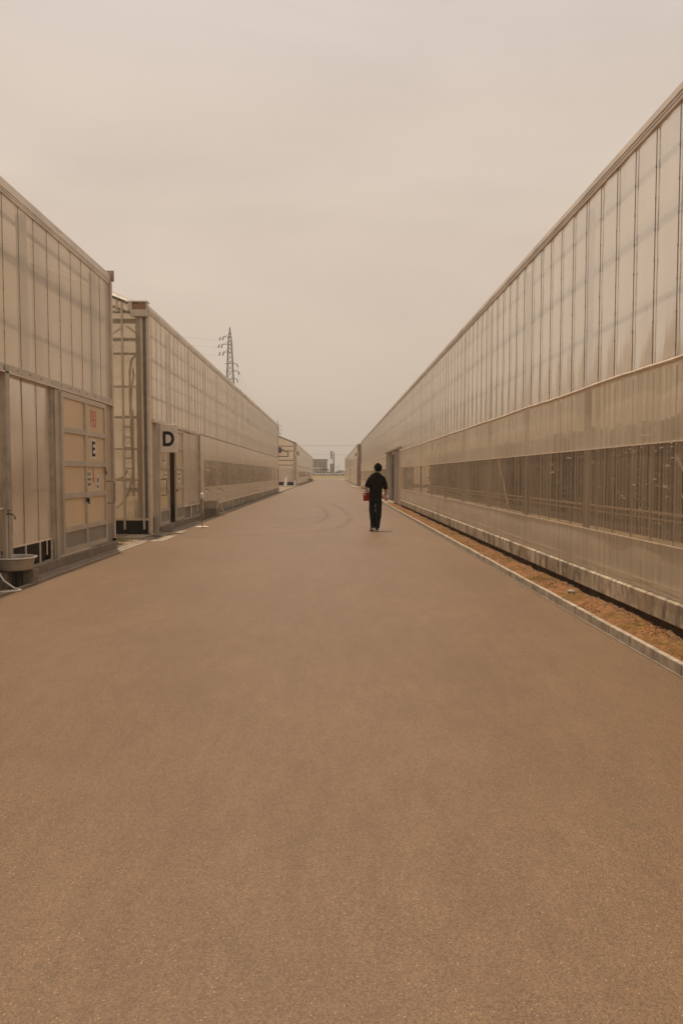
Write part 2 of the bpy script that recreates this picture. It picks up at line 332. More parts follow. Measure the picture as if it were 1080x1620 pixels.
# tyre marks
def ribbon(pts, wd, z=.009):
    mb = MB(); P = []
    for i in range(len(pts) - 1):
        p0 = pts[max(i - 1, 0)]; p1 = pts[i]; p2 = pts[i + 1]; p3 = pts[min(i + 2, len(pts) - 1)]
        for k in range(8):
            t = k / 8; P.append(tuple(.5 * ((2 * p1[j]) + (-p0[j] + p2[j]) * t + (2 * p0[j] - 5 * p1[j] + 4 * p2[j] - p3[j]) * t * t + (-p0[j] + 3 * p1[j] - 3 * p2[j] + p3[j]) * t ** 3) for j in (0, 1)))
    P.append(pts[-1]); L = []
    for i, p in enumerate(P):
        a = P[max(i - 1, 0)]; b = P[min(i + 1, len(P) - 1)]; dx, dy = b[0] - a[0], b[1] - a[1]; l = math.hypot(dx, dy)
        L.append(((p[0] - dy / l * wd / 2, p[1] + dx / l * wd / 2, z), (p[0] + dy / l * wd / 2, p[1] - dx / l * wd / 2, z)))
    for i in range(len(L) - 1): mb.quad(L[i][1], L[i + 1][1], L[i + 1][0], L[i][0])
    return mb
obj('tyre_mark', ribbon([(-3.4, 17.2), (-1.34, 18.2), (-.08, 19.4), (.45, 22.1), (.60, 26), (.3, 32.5), (-.3, 38)], .2), M['mark'], org=(0, 20, 0), kind='structure')
obj('tyre_mark', ribbon([(-3.2, 19.6), (-1.6, 20.4), (-.6, 22), (-.2, 25), (-.3, 30), (-.9, 36)], .16), M['mark'], org=(-1, 24, 0), kind='structure')
obj('tyre_mark', ribbon([(-3.3, 24), (-1, 25), (.8, 27.2), (1.7, 31)], .15), M['mark'], org=(-1, 26, 0), kind='structure')

# right kerb
kerb = bpy.data.objects.new('kerb', None); put(kerb, None, (2.625, 0, 0)); kerb['kind'] = 'structure'
kms = []
for k in range(5):
    mb = MB(); mb.bbox(2.603, 0, -.05, 2.652, .460, .094, .005)
    mb.v = [(x + noise.noise(Vector((x * 9, y * 9, z * 9 + k * 7))) * .003, y, z + noise.noise(Vector((x * 9, y * 9 + k, z * 9))) * .002) for x, y, z in mb.v]
    kms.append(mb.mesh('kerb_stone', M['kerb'], (2.65, 0, 0)))
y = -6.0
while y < 78:
    if not (35.8 < y < 40.4):
        o = inst('kerb_stone', kms[random.randrange(5)], kerb, (2.625 + random.uniform(-.003, .003), y, random.uniform(-.003, .003)))
        o.rotation_euler = (0, 0, random.uniform(-.004, .004))
    y += .47
obj('kerb_line', MB().box(2.578, 78.2, -.05, 2.627, 170, .085), M['kerb'], kerb)
foot = MB().box(2.560, -10, -.05, 2.5765, 170, .010); obj('kerb_footing', foot, M['conc'], kerb)

# soil strip with lumps
sm = MB(); nx, ny = 10, 900; rows = []
def sz(x, y):
    t = (x - 2.65) / .51
    h = .06 + .035 * noise.noise(Vector((x * 4, y * 1.6, 0))) +   .026 * noise.noise(Vector((x * 14, y * 9, 3))) + .012 * noise.noise(Vector((x * 40, y * 30, 9)))
    return h + .03 * math.sin(t * 3.14) - .045 * max(0, t - .55) * 2
ys = [4 + (i / ny) ** 1.6 * 76 for i in range(ny + 1)]
vs = []; fs = []
ys = [-5, 0, 2] + ys
for y in ys:
    for i in range(nx + 1):
        x = 2.622 + .545 * i / nx; vs.append((x, y, sz(x, y)))
for j in range(len(ys) - 1):
    for i in range(nx): a = j * (nx + 1) + i; fs.append((a, a + 1, a + nx + 2, a + nx + 1))
sm.add(vs, fs); soil_o = obj('soil_strip', sm, M['soil'], org=(2.9, 0, 0), smooth=True, kind='structure')
# pebbles, straw and moss tufts on the strip
pb = MB(); oc = [(1, 0, 0), (-1, 0, 0), (0, 1, 0), (0, -1, 0), (0, 0, 1), (0, 0, -1)]; of = [(0, 2, 4), (2, 1, 4), (1, 3, 4), (3, 0, 4), (2, 0, 5), (1, 2, 5), (3, 1, 5), (0, 3, 5)]
def peb(mb, x, y, z, s):
    a = random.random() * 6; q = [random.uniform(.6, 1.3) for _ in range(6)]
    mb.add([((c[0] * math.cos(a) - c[1] * math.sin(a)) * s * q[i] + x, (c[0] * math.sin(a) + c[1] * math.cos(a)) * s * q[i] + y, c[2] * s * .6 * q[i] + z) for i, c in enumerate(oc)], of)
for _ in range(5200):
    y = 4.5 + random.random() ** 1.8 * 45; x = random.uniform(2.67, 3.13) if random.random() < .4 else random.uniform(2.88, 3.13)
    if noise.noise(Vector((x * 3, y * 1.1, 5))) < -.1: continue
    peb(pb, x, y, sz(x, y) + .002, random.choice((.004, .005, .007, .009, .013)))
obj('gravel', pb, M['pebble'], kind='stuff', label='loose brown pebbles scattered on the soil strip by the right greenhouse', cat='gravel')
st = MB()
for _ in range(9000):
    y = 4.5 + random.random() ** 1.7 * 40; x = random.uniform(2.74, 3.12)
    if noise.noise(Vector((x * 2.5, y * .8, 15))) < .08: continue
    a = random.random() * 3.14; l = random.uniform(.015, .05); z = sz(x, y) + .004; h = random.uniform(0, .018); dx, dy = math.cos(a) * l, math.sin(a) * l
    st.add([(x - dx, y - dy, z), (x - dx + .002, y - dy + .003, z), (x + dx, y + dy, z + h)], [(0, 1, 2)])
obj('dry_straw', st, M['straw'], kind='stuff', label='dry straw and clippings lying on the soil strip at the right', cat='straw')
ms = MB()
for _ in range(14000):
    y = 4.5 + random.random() ** 1.7 * 35; x = random.uniform(2.66, 3.0)
    if noise.noise(Vector((x * 2.5, y * .9, 31))) < .05: continue
    a = random.random() * 3.14; l = random.uniform(.003, .007); z = sz(x, y); h = random.uniform(.004, .014); dx, dy = math.cos(a) * l, math.sin(a) * l
    ms.add([(x - dx, y - dy, z), (x + dx, y + dy, z), (x + random.uniform(-.004, .004), y, z + h)], [(0, 1, 2)])
obj('moss', ms, M['moss'], kind='stuff', label='low yellow-brown moss growing along the right kerb', cat='moss')
def rock(name, x, y, z, s, label, m=M['stone']):
    bm = bmesh.new(); bmesh.ops.create_icosphere(bm, subdivisions=3, radius=1)
    mb = MB(); bm.verts.index_update()
    mb.add([(v.co.x * s * 1.25 * (1 + .25 * noise.noise(v.co * 1.3)) + x, v.co.y * s * (1 + .25 * noise.noise(v.co * 1.3)) + y, v.co.z * s * .65 * (1 + .2 * noise.noise(v.co * 2)) + z) for v in bm.verts], [[v.index for v in f.verts] for f in bm.faces]); bm.free()
    obj(name, mb, m, smooth=True, label=label, cat='stone')
Yp = 2.9 * F / (907 - VX)
rock('stone', 2.86, 8.6, sz(2.86, 8.6) + .018, .038, 'rounded grey fist-sized stone lying on the mossy strip by the right kerb')

# ------------------------------------------------------------------ greenhouse builder
PITCH_R, PITCH_L = .487, .525
class GH:
    def __init__(s, side, X, y0, y1, label, zg, pitch, depth=12.5, org=None):
        s.s, s.X, s.y0, s.y1, s.zg, s.p, s.d = side, X, y0, y1, zg, pitch, depth
        s.root = thing('greenhouse', (X, y0 if org is None else org, 0), label, 'greenhouse')
    def x(s, o): return s.X + s.s * o          # o > 0 into the building, o < 0 towards the road
    def box(s, o0, y0, z0, o1, y1, z1): return MB().box(s.x(o0), y0, z0, s.x(o1), y1, z1)
    def part(s, name, mb, m, parent=None, **k): return obj(name, mb, m, parent or s.root, **k)
    def shell(s, gable_near=True, gable_far=True, ztop=None):
        zg = s.zg; X0 = s.x(.06); XM = s.x(s.d / 2); X1 = s.x(s.d); zr = zg + .4 * s.d / 2
        rf = MB(); rf.quad((X0, s.y0, zg), (X0, s.y1, zg), (XM, s.y1, zr), (XM, s.y0, zr)); rf.quad((XM, s.y0, zr), (XM, s.y1, zr), (X1, s.y1, zg), (X1, s.y0, zg))
        s.part('roof', rf, M['roof'])
        bk = MB(); bk.quad((X1, s.y0, 0), (X1, s.y1, 0), (X1, s.y1, zg), (X1, s.y0, zg)); s.part('rear_wall', bk, M['film'])
        for yy, fl in ((s.y0, gable_near), (s.y1, gable_far)):
            if fl:
                gb = MB(); gb.add([(X0, yy, .35), (X1, yy, .35), (X1, yy, zg), (XM, yy, zr), (X0, yy, zg)], [(0, 1, 2, 3, 4)])
                s.part('gable_wall', gb, M['gable'])
                gs = MB(); gs.quad((X0, yy, 0), (X1, yy, 0), (X1, yy, .35), (X0, yy, .35)); s.part('gable_skirt', gs, M['black'])
        fl = MB(); fl.quad((s.x(.3), s.y0, .03), (X1, s.y0, .03), (X1, s.y1, .03), (s.x(.3), s.y1, .03)); s.part('floor', fl, M['gravel'])
    def gutter(s, h=.08, zt=None):
        zt = s.zg + .0 if zt is None else zt
        pr = [(s.x(-.026), zt - h), (s.x(-.034), zt - h + .006), (s.x(-.026), zt - .008), (s.x(-.018), zt), (s.x(.12), zt), (s.x(.12), zt - h)]
        mb = MB(); L = 5.0; y = s.y0
        if s.s < 0: pr = pr[::-1]
        while y < s.y1 - .01:
            b = min(y + L, s.y1); mb.prism_y(pr, y, b - .006); y = b
        s.part('gutter', mb, M['gutter'])
        mb = MB().box(s.x(-.026), s.y0, zt - h - .03, s.x(.02), s.y1, zt - h - .004); s.part('eave_rail', mb, M['gutter'])
        mb = MB().box(s.x(-.026), s.y0, zt - h - .070, s.x(.02), s.y1, zt - h - .040); s.part('eave_rail', mb, M['gutter'])
        mb = MB().box(s.x(-.012), s.y0, zt - h - .040, s.x(.02), s.y1, zt - h - .030); s.part('eave_groove', mb, M['clip'])
        return zt - h - .070
    def upper(s, z0, z1, ysplit, y0=None, y1=None, first=None):
        """film bays with a clip rail between them: single parts up to ysplit, one joined part beyond"""
        y0 = s.y0 if y0 is None else y0; y1 = s.y1 if y1 is None else y1
        p = s.p; nyv, nzv = 5, 14; variants = []
        for k in range(6):
            vs = []; fs = []
            for j in range(nzv + 1):
                for i in range(nyv + 1):
                    u, v = i / nyv, j / nzv
                    bul = math.sin(u * math.pi) * .012 * (.5 + .5 * math.sin(v * math.pi)) * random.uniform(.9, 1.1)
                    wr = noise.noise(Vector((u * 2 + k * 11, v * 7 + u * 2.4, k))) * .010 * math.sin(u * math.pi)
                    vs.append((s.x(-(bul + wr)), u * p, z0 + (z1 - z0) * v))
            for j in range(nzv):
                for i in range(nyv): a = j * (nyv + 1) + i; fs.append((a, a + 1, a + nyv + 2, a + nyv + 1))
            mb = MB(); mb.add(vs, fs); variants.append(mb)
        ms = [v.mesh('film_panel', M['film'], (s.X, 0, z0), True) for v in variants]
        clip = MB().box(s.x(-.017), -.005, z0 + .01, s.x(-.011), .005, z1 - .005)
        for kk in range(int((z1 - z0) / .3)):       # wire loops of the clip rail
            zz = z0 + .15 + kk * .3; clip.box(s.x(-.020), -.007, zz, s.x(-.010), .007, zz + .018)
        cm = clip.mesh('clip_rail', M['clip'], (s.X, 0, z0))
        y = y0 if first is None else first; far = MB(); n = 0
        while y < y1 - p * .5:
            if y + p < ysplit: inst('film_panel', ms[random.randrange(6)], s.root, (s.X, y, z0))
            else:
                v = variants[random.randrange(6)]; far.add([(a, b + y, c) for a, b, c in v.v], v.f)
            if n < 290: inst('clip_rail', cm, s.root, (s.X, y, z0))
            y += p; n += 1
        if far.v: obj('film_panels', far, M['film'], s.root, smooth=True, kind='stuff')
        if first is not None and first - y0 > .02:
            s.part('film_panel', MB().quad((s.X, y0, z0), (s.X, first, z0), (s.X, first, z1), (s.X, y0, z1)), M['film'])
        if y1 - y > .02: s.part('film_panel', MB().quad((s.X, y, z0), (s.X, y1, z0), (s.X, y1, z1), (s.X, y, z1)), M['film'])
    def sheet(s, name, m, y0, y1, z0, z1, o=0.0, wave=.012, dy=.25, nz=6, wl=0, seed=0):
        mb = MB(); vs = []; fs = []; n = max(2, int((y1 - y0) / dy))
        for i in range(n + 1):
            y = y0 + (y1 - y0) * i / n
            ww = wl * noise.noise(Vector((y * .55, seed, 2)))
            for j in range(nz + 1):
                v = j / nz; z = z0 + (z1 - z0) * v + (ww if j == nz else 0)
                vs.append((s.x(o - wave * noise.noise(Vector((y * 1.7, z * .8 + seed, 0))) * math.sin(v * 3.14)), y, z))
        for i in range(n):
            for j in range(nz): a = i * (nz + 1) + j; fs.append((a, a + 1, a + nz + 2, a + nz + 1))
        mb.add(vs, fs); return s.part(name, mb, m, smooth=True)
    def inner(s, zs, cols, o=.13, r=.035, w_=.10):
        for z, rr in zs: s.part('beam', MB().tube([(s.x(o), s.y0 + .1, z), (s.x(o), s.y1 - .1, z)], rr, 6), M['innerpipe'])
        me = MB().box(s.x(o + .04), -w_ / 2, 0, s.x(o + .04 + w_), w_ / 2, s.zg - .1).mesh('column', M['innerpost'], (s.X, 0, 0))
        for y in cols: inst('column', me, s.root, (s.X, y, 0))

def frame_door(gh, y0, y1, z0, z1, zr, ncol, o, label=None, handle=None, glassm=None, st=.085):
    """a framed sliding leaf; frame, each pane, handle"""
    fr = MB(); a, b = o - .035, o + .01
    cols = [y0 + (y1 - y0) * i / ncol for i in range(ncol + 1)]
    for i, c in enumerate(cols):
        w0 = c if i == 0 else c - (st if i == ncol else st * .4); w1 = c + (st if i == 0 else (0 if i == ncol else st * .4))
        fr.box(gh.x(a), w0, z0, gh.x(b), w1, z1)
    zz = [z0] + zr + [z1]
    for i, z in enumerate(zz):
        q0 = z if i == 0 else (z - .085 if i == len(zz) - 1 else z - .045); q1 = z + .085 if i == 0 else (z if i == len(zz) - 1 else z + .045)
        for c in range(ncol):
            ya = cols[c] + (st if c == 0 else st * .4) + .0005; yb = cols[c + 1] - (st if c == ncol - 1 else st * .4) - .0005
            fr.box(gh.x(a + .003), ya, q0, gh.x(b - .003), yb, q1)
    door = gh.part('door', fr, M['alu'])
    if label: door['label'] = label
    for i in range(len(zz) - 1):
        for c in range(ncol):
            ya = cols[c] + (st if c == 0 else st * .4); yb = cols[c + 1] - (st if c == ncol - 1 else st * .4)
            obj('pane', MB().box(gh.x(o - .004), ya + .001, zz[i] + .04, gh.x(o + .002), yb - .001, zz[i + 1] - .04), M['pane_grey'] if i == 0 else M['pane'], door)
    return door
def d_handle(gh, y, za, zb, o, door, m=None):
    pts = [(gh.x(o - .03), y - .02, zb), (gh.x(o - .14), y + .03, zb), (gh.x(o - .155), y + .05, zb - .03), (gh.x(o - .155), y + .05, za + .03), (gh.x(o - .14), y + .03, za), (gh.x(o - .03), y - .02, za)]
    obj('handle', MB().tube(pts, .013, 8), m or M['brass'], door, smooth=True)

# ---- right-hand long greenhouse
RY1 = 79.0
gr = GH(1, XR, -4.0, RY1, 'long milky film greenhouse along the right kerb with wavy curtain edge and dark clear band', 5.03, PITCH_R, org=6)
gr.shell(True, True)
zt = gr.gutter(.085)
ZC = 2.55
gr.upper(ZC - .02, zt, 26)
gr.inner([(4.62, .032), (4.02, .04), (3.25, .03)], [y for y in (0.6, 3.6, 6.6, 9.6, 12.6, 15.6, 18.6, 21.6, 24.6, 27.6, 30.6, 33.6, 41.8, 45, 48, 51, 54, 57, 60, 63, 66, 69, 72, 75, 78)], w_=.07)
for (a, b, sd) in ((-4.0, 33.1, 1), (41.8, RY1 - .1, 5)):
    gr.sheet('upper_curtain', M['curtain'], a, b, 1.80, ZC, -.045, .02, .2, 6, .012, sd)
    gr.sheet('clear_band', M['band'] if a < 20 else M['band_far'], a, b, .835, 1.7995, -.040, .012, .2, 4, 0, sd)
    gr.sheet('lower_skirt', M['curtain'], a, b, .345, .834, -.045, .015, .2, 4, 0, sd)
    pts = []; y = a
    while y < b:
        pts.append((gr.x(-.055), y, ZC + .004 + .012 * noise.noise(Vector((y * .55, sd, 2))) + .006 * noise.noise(Vector((y * 3, sd, 8))))); y += .12
    gr.part('curtain_lip', MB().tube(pts, [.015 + .004 * noise.noise(Vector((p[1] * 4, 0, 0))) for p in pts], 6), M['lip'], smooth=True)
    gr.part('band_hem', MB().box(gr.x(-.052), a, 1.793, gr.x(-.046), b, 1.806), M['lip'])
    gr.part('band_hem', MB().box(gr.x(-.052), a, .826, gr.x(-.046), b, .838), M['lip'])
    gr.part('curtain_seam', MB().box(gr.x(-.050), a, .44, gr.x(-.0475), b, .445), M['palepipe'])
# clip posts seen faintly behind the lower curtain, benches, brace
pm = MB().box(gr.x(.0), -.006, .34, gr.x(.01), .006, ZC - .05).mesh('lower_clip_rail', M['clip'], (XR, 0, 0))
y = -4.0 + PITCH_R
k = 0
while y < 33:
    inst('lower_clip_rail', pm, gr.root, (XR, y, 0)); y += PITCH_R
for z, o in ((1.07, .42), (1.00, .42)): gr.part('bench_pipe', MB().tube([(gr.x(o), -3.9, z), (gr.x(o), 34, z)], .018 if z > 1.05 else .012, 6), M['palepipe'])
gr.part('brace', MB().tube([(gr.x(.3), 7.35, 1.72), (gr.x(.3), 6.55, .95)], .014, 6), M['palepipe'])
gr.part('brace', MB().tube([(gr.x(.3), 15.2, 1.8), (gr.x(.3), 14.2, .8)], .014, 6), M['palepipe'])
# foundation beam
y = -4.0
fb = [(gr.x(-.075), .132), (gr.x(.0), .132), (gr.x(.0), .338), (gr.x(-.055), .338), (gr.x(-.075), .322)]
while y < RY1 - .1:
    b = min(y + 3.0, RY1)
    if not (33.0 < y < 41.0): gr.part('foundation', MB().prism_y(fb[::-1], y, b - .012), M['foundation'])
    y = b
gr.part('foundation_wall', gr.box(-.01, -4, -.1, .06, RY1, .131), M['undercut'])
gr.part('base_rail', gr.box(-.03, -4, .3385, .02, 33.1, .3445), M['clip'])
# side door
dk = gr.part('doorway_shade_sheet', gr.box(.10, 36.3, .02, .13, 39.44, 2.66), M['dark2'])  # added dark sheet, stands in for the dim interior of the opening
for (a, b, o) in ((33.25, 36.2, -.07), (39.45, 41.65, -.07)):
    lm = MB().box(gr.x(o), a, .1, gr.x(o + .05), b, 2.66)
    leaf = gr.part('door', lm, M['galv'])
    yy = a + .06
    while yy < b - .05:
        obj('rib', MB().box(gr.x(o - .012), yy, .12, gr.x(o - .0005), yy + .05, 2.64), M['galv'], leaf); yy += .32
gr.part('door_post', gr.box(-.10, 33.1, .05, .1, 33.24, 2.665), M['lip'])
gr.part('door_post', gr.box(-.075, 36.21, .05, .08, 36.27, 2.665), M['alu'])
gr.part('door_post', gr.box(-.085, 39.30, .05, .08, 39.44, 2.665), M['alu'])
gr.part('door_header', gr.box(-.16, 33.1, 2.67, .05, 41.8, 2.76), M['galv'])
gr.part('door_hinge_strip', MB().box(gr.x(.075), 37.9, 1.2, gr.x(.095), 38.0, 1.9), M['white'])
slab = MB().bbox(2.62, 35.9, -.02, 3.14, 40.4, .10, .01); tag(obj('door_slab', slab, M['conc_pale']), 'pale concrete slab in front of the dark side door of the right greenhouse', 'slab')

# ---- left near greenhouse (E)
ge = GH(-1, XE, -3.0, 15.1, 'nearest left milky film greenhouse with the big framed sliding door lettered E', 5.57, PITCH_L, org=10)
ge.shell(True, True)
zt = ge.gutter(.14)
ge.upper(3.0, zt, 16, first=10.24 - 25 * PITCH_L + 0.0)
ge.inner([(5.18, .035), (4.62, .06), (3.66, .035)], [-1, 2, 5, 8.3, 11.45, 14.75], w_=.12)
ge.part('door_track', ge.box(-.085, -3, 2.90, .02, 15.0, 3.01), M['alu'])
ge.part('track_lip', ge.box(-.10, -3, 2.885, -.086, 15.0, 2.905), M['gutter'])
for k in range(24): ge.part('bolt', ge.box(-.093, 5 + k * .42, 2.95, -.0855, 5.02 + k * .42, 2.97), M['clip'])
ge.sheet('lower_film', M['film_low'], -3, 11.88, .46, 2.90, -.0, .02, .1, 8, 0, 3)
ge.part('film_rail', ge.box(-.02, -3, .445, .01, 11.88, .462), M['lip'])
lm = MB().box(ge.x(-.012), -.005, .46, ge.x(-.006), .005, 2.89).mesh('clip_rail', M['clip'], (XE, 0, 0))
y = 10.24 - 25 * PITCH_L
while y < 11.75:
    if y > -3: inst('clip_rail', lm, ge.root, (XE, y, 0))
    y += PITCH_L
for z in (2.2, 1.25): ge.part('beam', MB().tube([(ge.x(.1), -2.9, z), (ge.x(.1), 11.8, z)], .03, 6), M['innerpipe'])
sm_ = MB().box(ge.x(-.03), -.012, .1, ge.x(-.012), .012, .45).mesh('skirt_stake', M['lip'], (XE, 0, 0))
for yy in (10.24, 10.76, 11.29, 11.76): inst('skirt_stake', sm_, ge.root, (XE, yy, 0))
ge.part('skirt_stake', ge.box(-.03, 11.55, .22, -.015, 11.57, .45), M['lip'])
ge.part('skirt', ge.box(.05, -3, -.05, .08, 11.88, .46), M['black'])
ge.part('post', ge.box(-.10, 10.04, -.02, -.02, 10.16, 2.99), M['galv'])
ge.part('door_jamb', ge.box(-.07, 11.88, .1, .03, 12.05, 2.90), M['alu'])
ge.part('door_jamb', ge.box(-.05, 11.80, .14, .02, 11.87, 2.90), M['galv'])
ED = frame_door(ge, 12.06, 14.42, .165, 2.86, [.56, 1.13, 1.68, 2.24], 2, -.075)
d_handle(ge, 14.40, .93, 1.36, -.09, ED)
obj('lock', MB().box(ge.x(-.14), 13.18, 1.00, ge.x(-.111), 13.26, 1.07).box(ge.x(-.16), 13.20, .96, ge.x(-.141), 13.225, 1.05), M['ink'], ED)
obj('hook', MB().box(ge.x(-.13), 14.28, 1.5, ge.x(-.111), 14.305, 1.62).box(ge.x(-.15), 14.29, 1.49, ge.x(-.131), 14.30, 1.56), M['rust'], ED)
ge.part('side_film', ge.box(-.01, 14.43, .5, .0, 15.02, 2.90), M['film_low'])
ge.part('side_post', ge.box(-.045, 14.43, .16, -.012, 14.52, 2.89), M['alu'])
ge.part('corner_post', ge.box(-.06, 15.03, .0, .06, 15.12, 5.40), M['alu'])
ge.part('plinth', ge.box(-.02, 14.44, -.02, .05, 15.02, .46), M['board'])
ge.part('plinth_block', ge.box(-.06, 15.03, -.02, .0, 15.20, .18), M['rust'])
ge.part('gutter_end', ge.box(-.10, 15.105, 5.42, .12, 15.13, 5.64), simple('end cap', (.38, .26, .2), .6))
# sheets on the E door
def sheet_at(gh, name, yc, zc, w_, h_, o, m, label, cat='notice'):
    t = thing(name, (gh.x(o), yc, zc - h_ / 2), label, cat)
    obj('paper', MB().box(gh.x(o), yc - w_ / 2, zc - h_ / 2, gh.x(o - .003), yc + w_ / 2, zc + h_ / 2), m, t)
    return t
def print_rows(gh, t, yc, zc, w_, rows, o):
    for (dy0, dz0, dy1, dz1, m) in rows:
        obj('print', MB().box(gh.x(o - .0035), yc + dy0, zc + dz0, gh.x(o - .005), yc + dy1, zc + dz1), M[m], t)
op = -.081
t = sheet_at(ge, 'notice', 13.73, 2.53, .30, .31, op, M['pinkpaper'], 'pink notice with a red border at the top right of the E door')
print_rows(ge, t, 13.73, 2.53, .3, [(-.15, .145, .15, .155, 'inkred'), (-.15, -.08, -.138, .145, 'inkred'), (.138, -.08, .15, .145, 'inkred'), (-.10, .10, .1, .12, 'inkred'), (-.06, .03, .05, .07, 'inkred'), (-.07, -.04, .08, .0, 'inkred'), (.02, -.14, .12, -.10, 'inkred')], op)
t = sheet_at(ge, 'letter_sheet', 13.71, 1.97, .33, .40, op, M['paper'], 'white sheet with the black letter E on the framed sliding door', 'sign')
print_rows(ge, t, 13.71, 1.97, .3, [(-.09, -.14, -.035, .14, 'ink'), (-.034, .085, .10, .14, 'ink'), (-.034, -.025, .075, .028, 'ink'), (-.034, -.14, .10, -.085, 'ink')], op)
t = sheet_at(ge, 'notice', 13.42, 1.40, .36, .30, op, M['paper'], 'pale notice with green and grey print below the letter E, left of the arrow')
print_rows(ge, t, 13.42, 1.40, .3, [(-.12, .07, .12, .12, 'inkgreen'), (-.12, -.02, .12, .03, 'inkgrey'), (-.1, -.115, .1, -.06, 'inkgrey'), (-.12, .125, .12, .135, 'inkred')], op)
t = sheet_at(ge, 'notice', 13.93, 1.34, .18, .28, op, M['paper'], 'narrow pale notice with grey print under the orange arrow on the E door')
print_rows(ge, t, 13.93, 1.34, .3, [(-.05, .0, .05, .09, 'inkgrey'), (-.05, -.1, .05, -.05, 'inkgrey')], op)
ar = MB(); X_ = ge.x(op - .006); X2 = ge.x(op)
ar.box(X2, 13.66, 1.42, X_, 13.70, 1.60); ar.add([(X_, 13.60, 1.43), (X_, 13.76, 1.43), (X_, 13.68, 1.33), (X2, 13.60, 1.43), (X2, 13.76, 1.43), (X2, 13.68, 1.33)], [(0, 1, 2), (3, 5, 4), (0, 3, 4, 1), (1, 4, 5, 2), (2, 5, 3, 0)])
obj('arrow_sticker', ar, M['orange'], label='orange arrow sticker pointing down at the notices on the E door', cat='sticker')

# ---- second left greenhouse (D)
gd = GH(-1, XE, 18.2, 61.5, 'second greenhouse on the left with the black letter D sign by its open door', 5.66, PITCH_L, org=19)
gd.shell(False, True)
zt = gd.gutter(.12)
gd.upper(2.86, zt, 26, first=18.5)
gd.inner([(5.05, .03), (4.45, .04), (4.0, .018), (3.5, .035)], [21.4 + 3 * i for i in range(14)])
Y = 18.2
# near gable, facing the camera, in full detail
X0 = gd.x(.42); zg = 5.60
gb = MB(); XM = gd.x(6.2); X1 = gd.x(12.4)
gb.add([(gd.x(.02), Y, .36), (X1, Y, .36), (X1, Y, zg), (XM, Y, zg + 2.4), (gd.x(.02), Y, zg)], [(0, 1, 2, 3, 4)]); gd.part('gable_wall', gb, M['gable'])
gd.part('gable_skirt', MB().box(gd.x(.02), Y - .02, -.05, X1, Y + .02, .345), M['black'])
gd.part('skirt_hem', MB().box(gd.x(.0), Y - .04, .345, X1, Y - .02, .40), M['palepipe'])
for z, h, m in ((4.95 + .52, .05, 'clip'), (5.23, .10, 'galv'), (4.79, .07, 'galv'), (4.45, .05, 'clip'), (3.64, .05, 'galv'), (2.88, .06, 'galv'), (2.10, .045, 'galv'), (1.32, .05, 'galv')):
    zz = z if z < 5.4 else 5.47
    gd.part('gable_rail', MB().box(gd.x(.25 if z < 5 else .3), Y + .025, zz, X1, Y + .025 + h, zz + h), M['clip' if m == 'clip' else 'railgrey'])
for xp, wd in ((199, .05), (229.5, .05)):
    xx = (xp - VX) / F * Y; i = 0
    gd.part('gable_mullion', MB().box(xx - wd / 2, Y - .05, .12, xx + wd / 2, Y - .005, 5.45 + (.28 if xp == 199 else 0)), M['alu'])
gd.part('gable_mullion', MB().box(gd.x(.72), Y - .04, 5.48, gd.x(.76), Y - .005, 5.80), M['alu'])
for xx in (-6.5, -7.6, -8.8): gd.part('gable_mullion', MB().box(xx, Y - .05, .12, xx + .05, Y - .005, 6.0), M['alu'])
def bar(mb, a, b, r=.035, n=4): return mb.tube([a, b], r, n)
gd.part('rake_beam', bar(MB(), (gd.x(.2), Y - .03, 5.62), (XM, Y - .03, 5.62 + 2.4), .06), M['railgrey'])
gd.part('rake_beam', bar(MB(), (gd.x(.35), Y + .03, 5.44), (XM, Y + .03, 5.48 + 2.3), .035), M['innerpost'])
gd.part('gutter_box', MB().box(gd.x(.38), Y - .14, 5.36, gd.x(-.02), Y - .05, 5.52).box(gd.x(.44), Y - .13, 5.52, gd.x(.34), Y - .05, 5.70).box(gd.x(.0), Y - .13, 5.52, gd.x(-.03), Y - .05, 5.70), M['alu'])
gd.part('gutter_mouth', MB().box(gd.x(.335), Y - .10, 5.52, gd.x(.005), Y - .06, 5.67), M['rust'])
gd.part('gutter_cap', MB().box(gd.x(.50), Y - .14, 5.70, gd.x(-.04), Y + .1, 5.73), M['gutter'])
gd.part('gable_truss', bar(bar(MB(), (-5.13, Y + .3, 5.2), (-4.62, Y + .3, 4.82), .018), (-5.22, Y + .3, 5.2), (-5.75, Y + .3, 4.82), .018), M['innerpost'])
gd.part('corner_column', MB().box(gd.x(.33), Y + .12, .1, gd.x(.20), Y + .24, 5.4), M['innerpost'])
gd.part('corner_post', MB().box(gd.x(.03), Y - .05, .02, gd.x(.0), Y - .004, 5.36), M['alu'])
gd.part('corner_post', MB().box(gd.x(.15), Y - .03, .36, gd.x(.032), Y - .004, 5.36), M['innerpost'])
gd.part('corner_post', MB().box(gd.x(.02), Y - .004, 0, gd.x(-.05), Y + .07, 5.4), M['lip'])
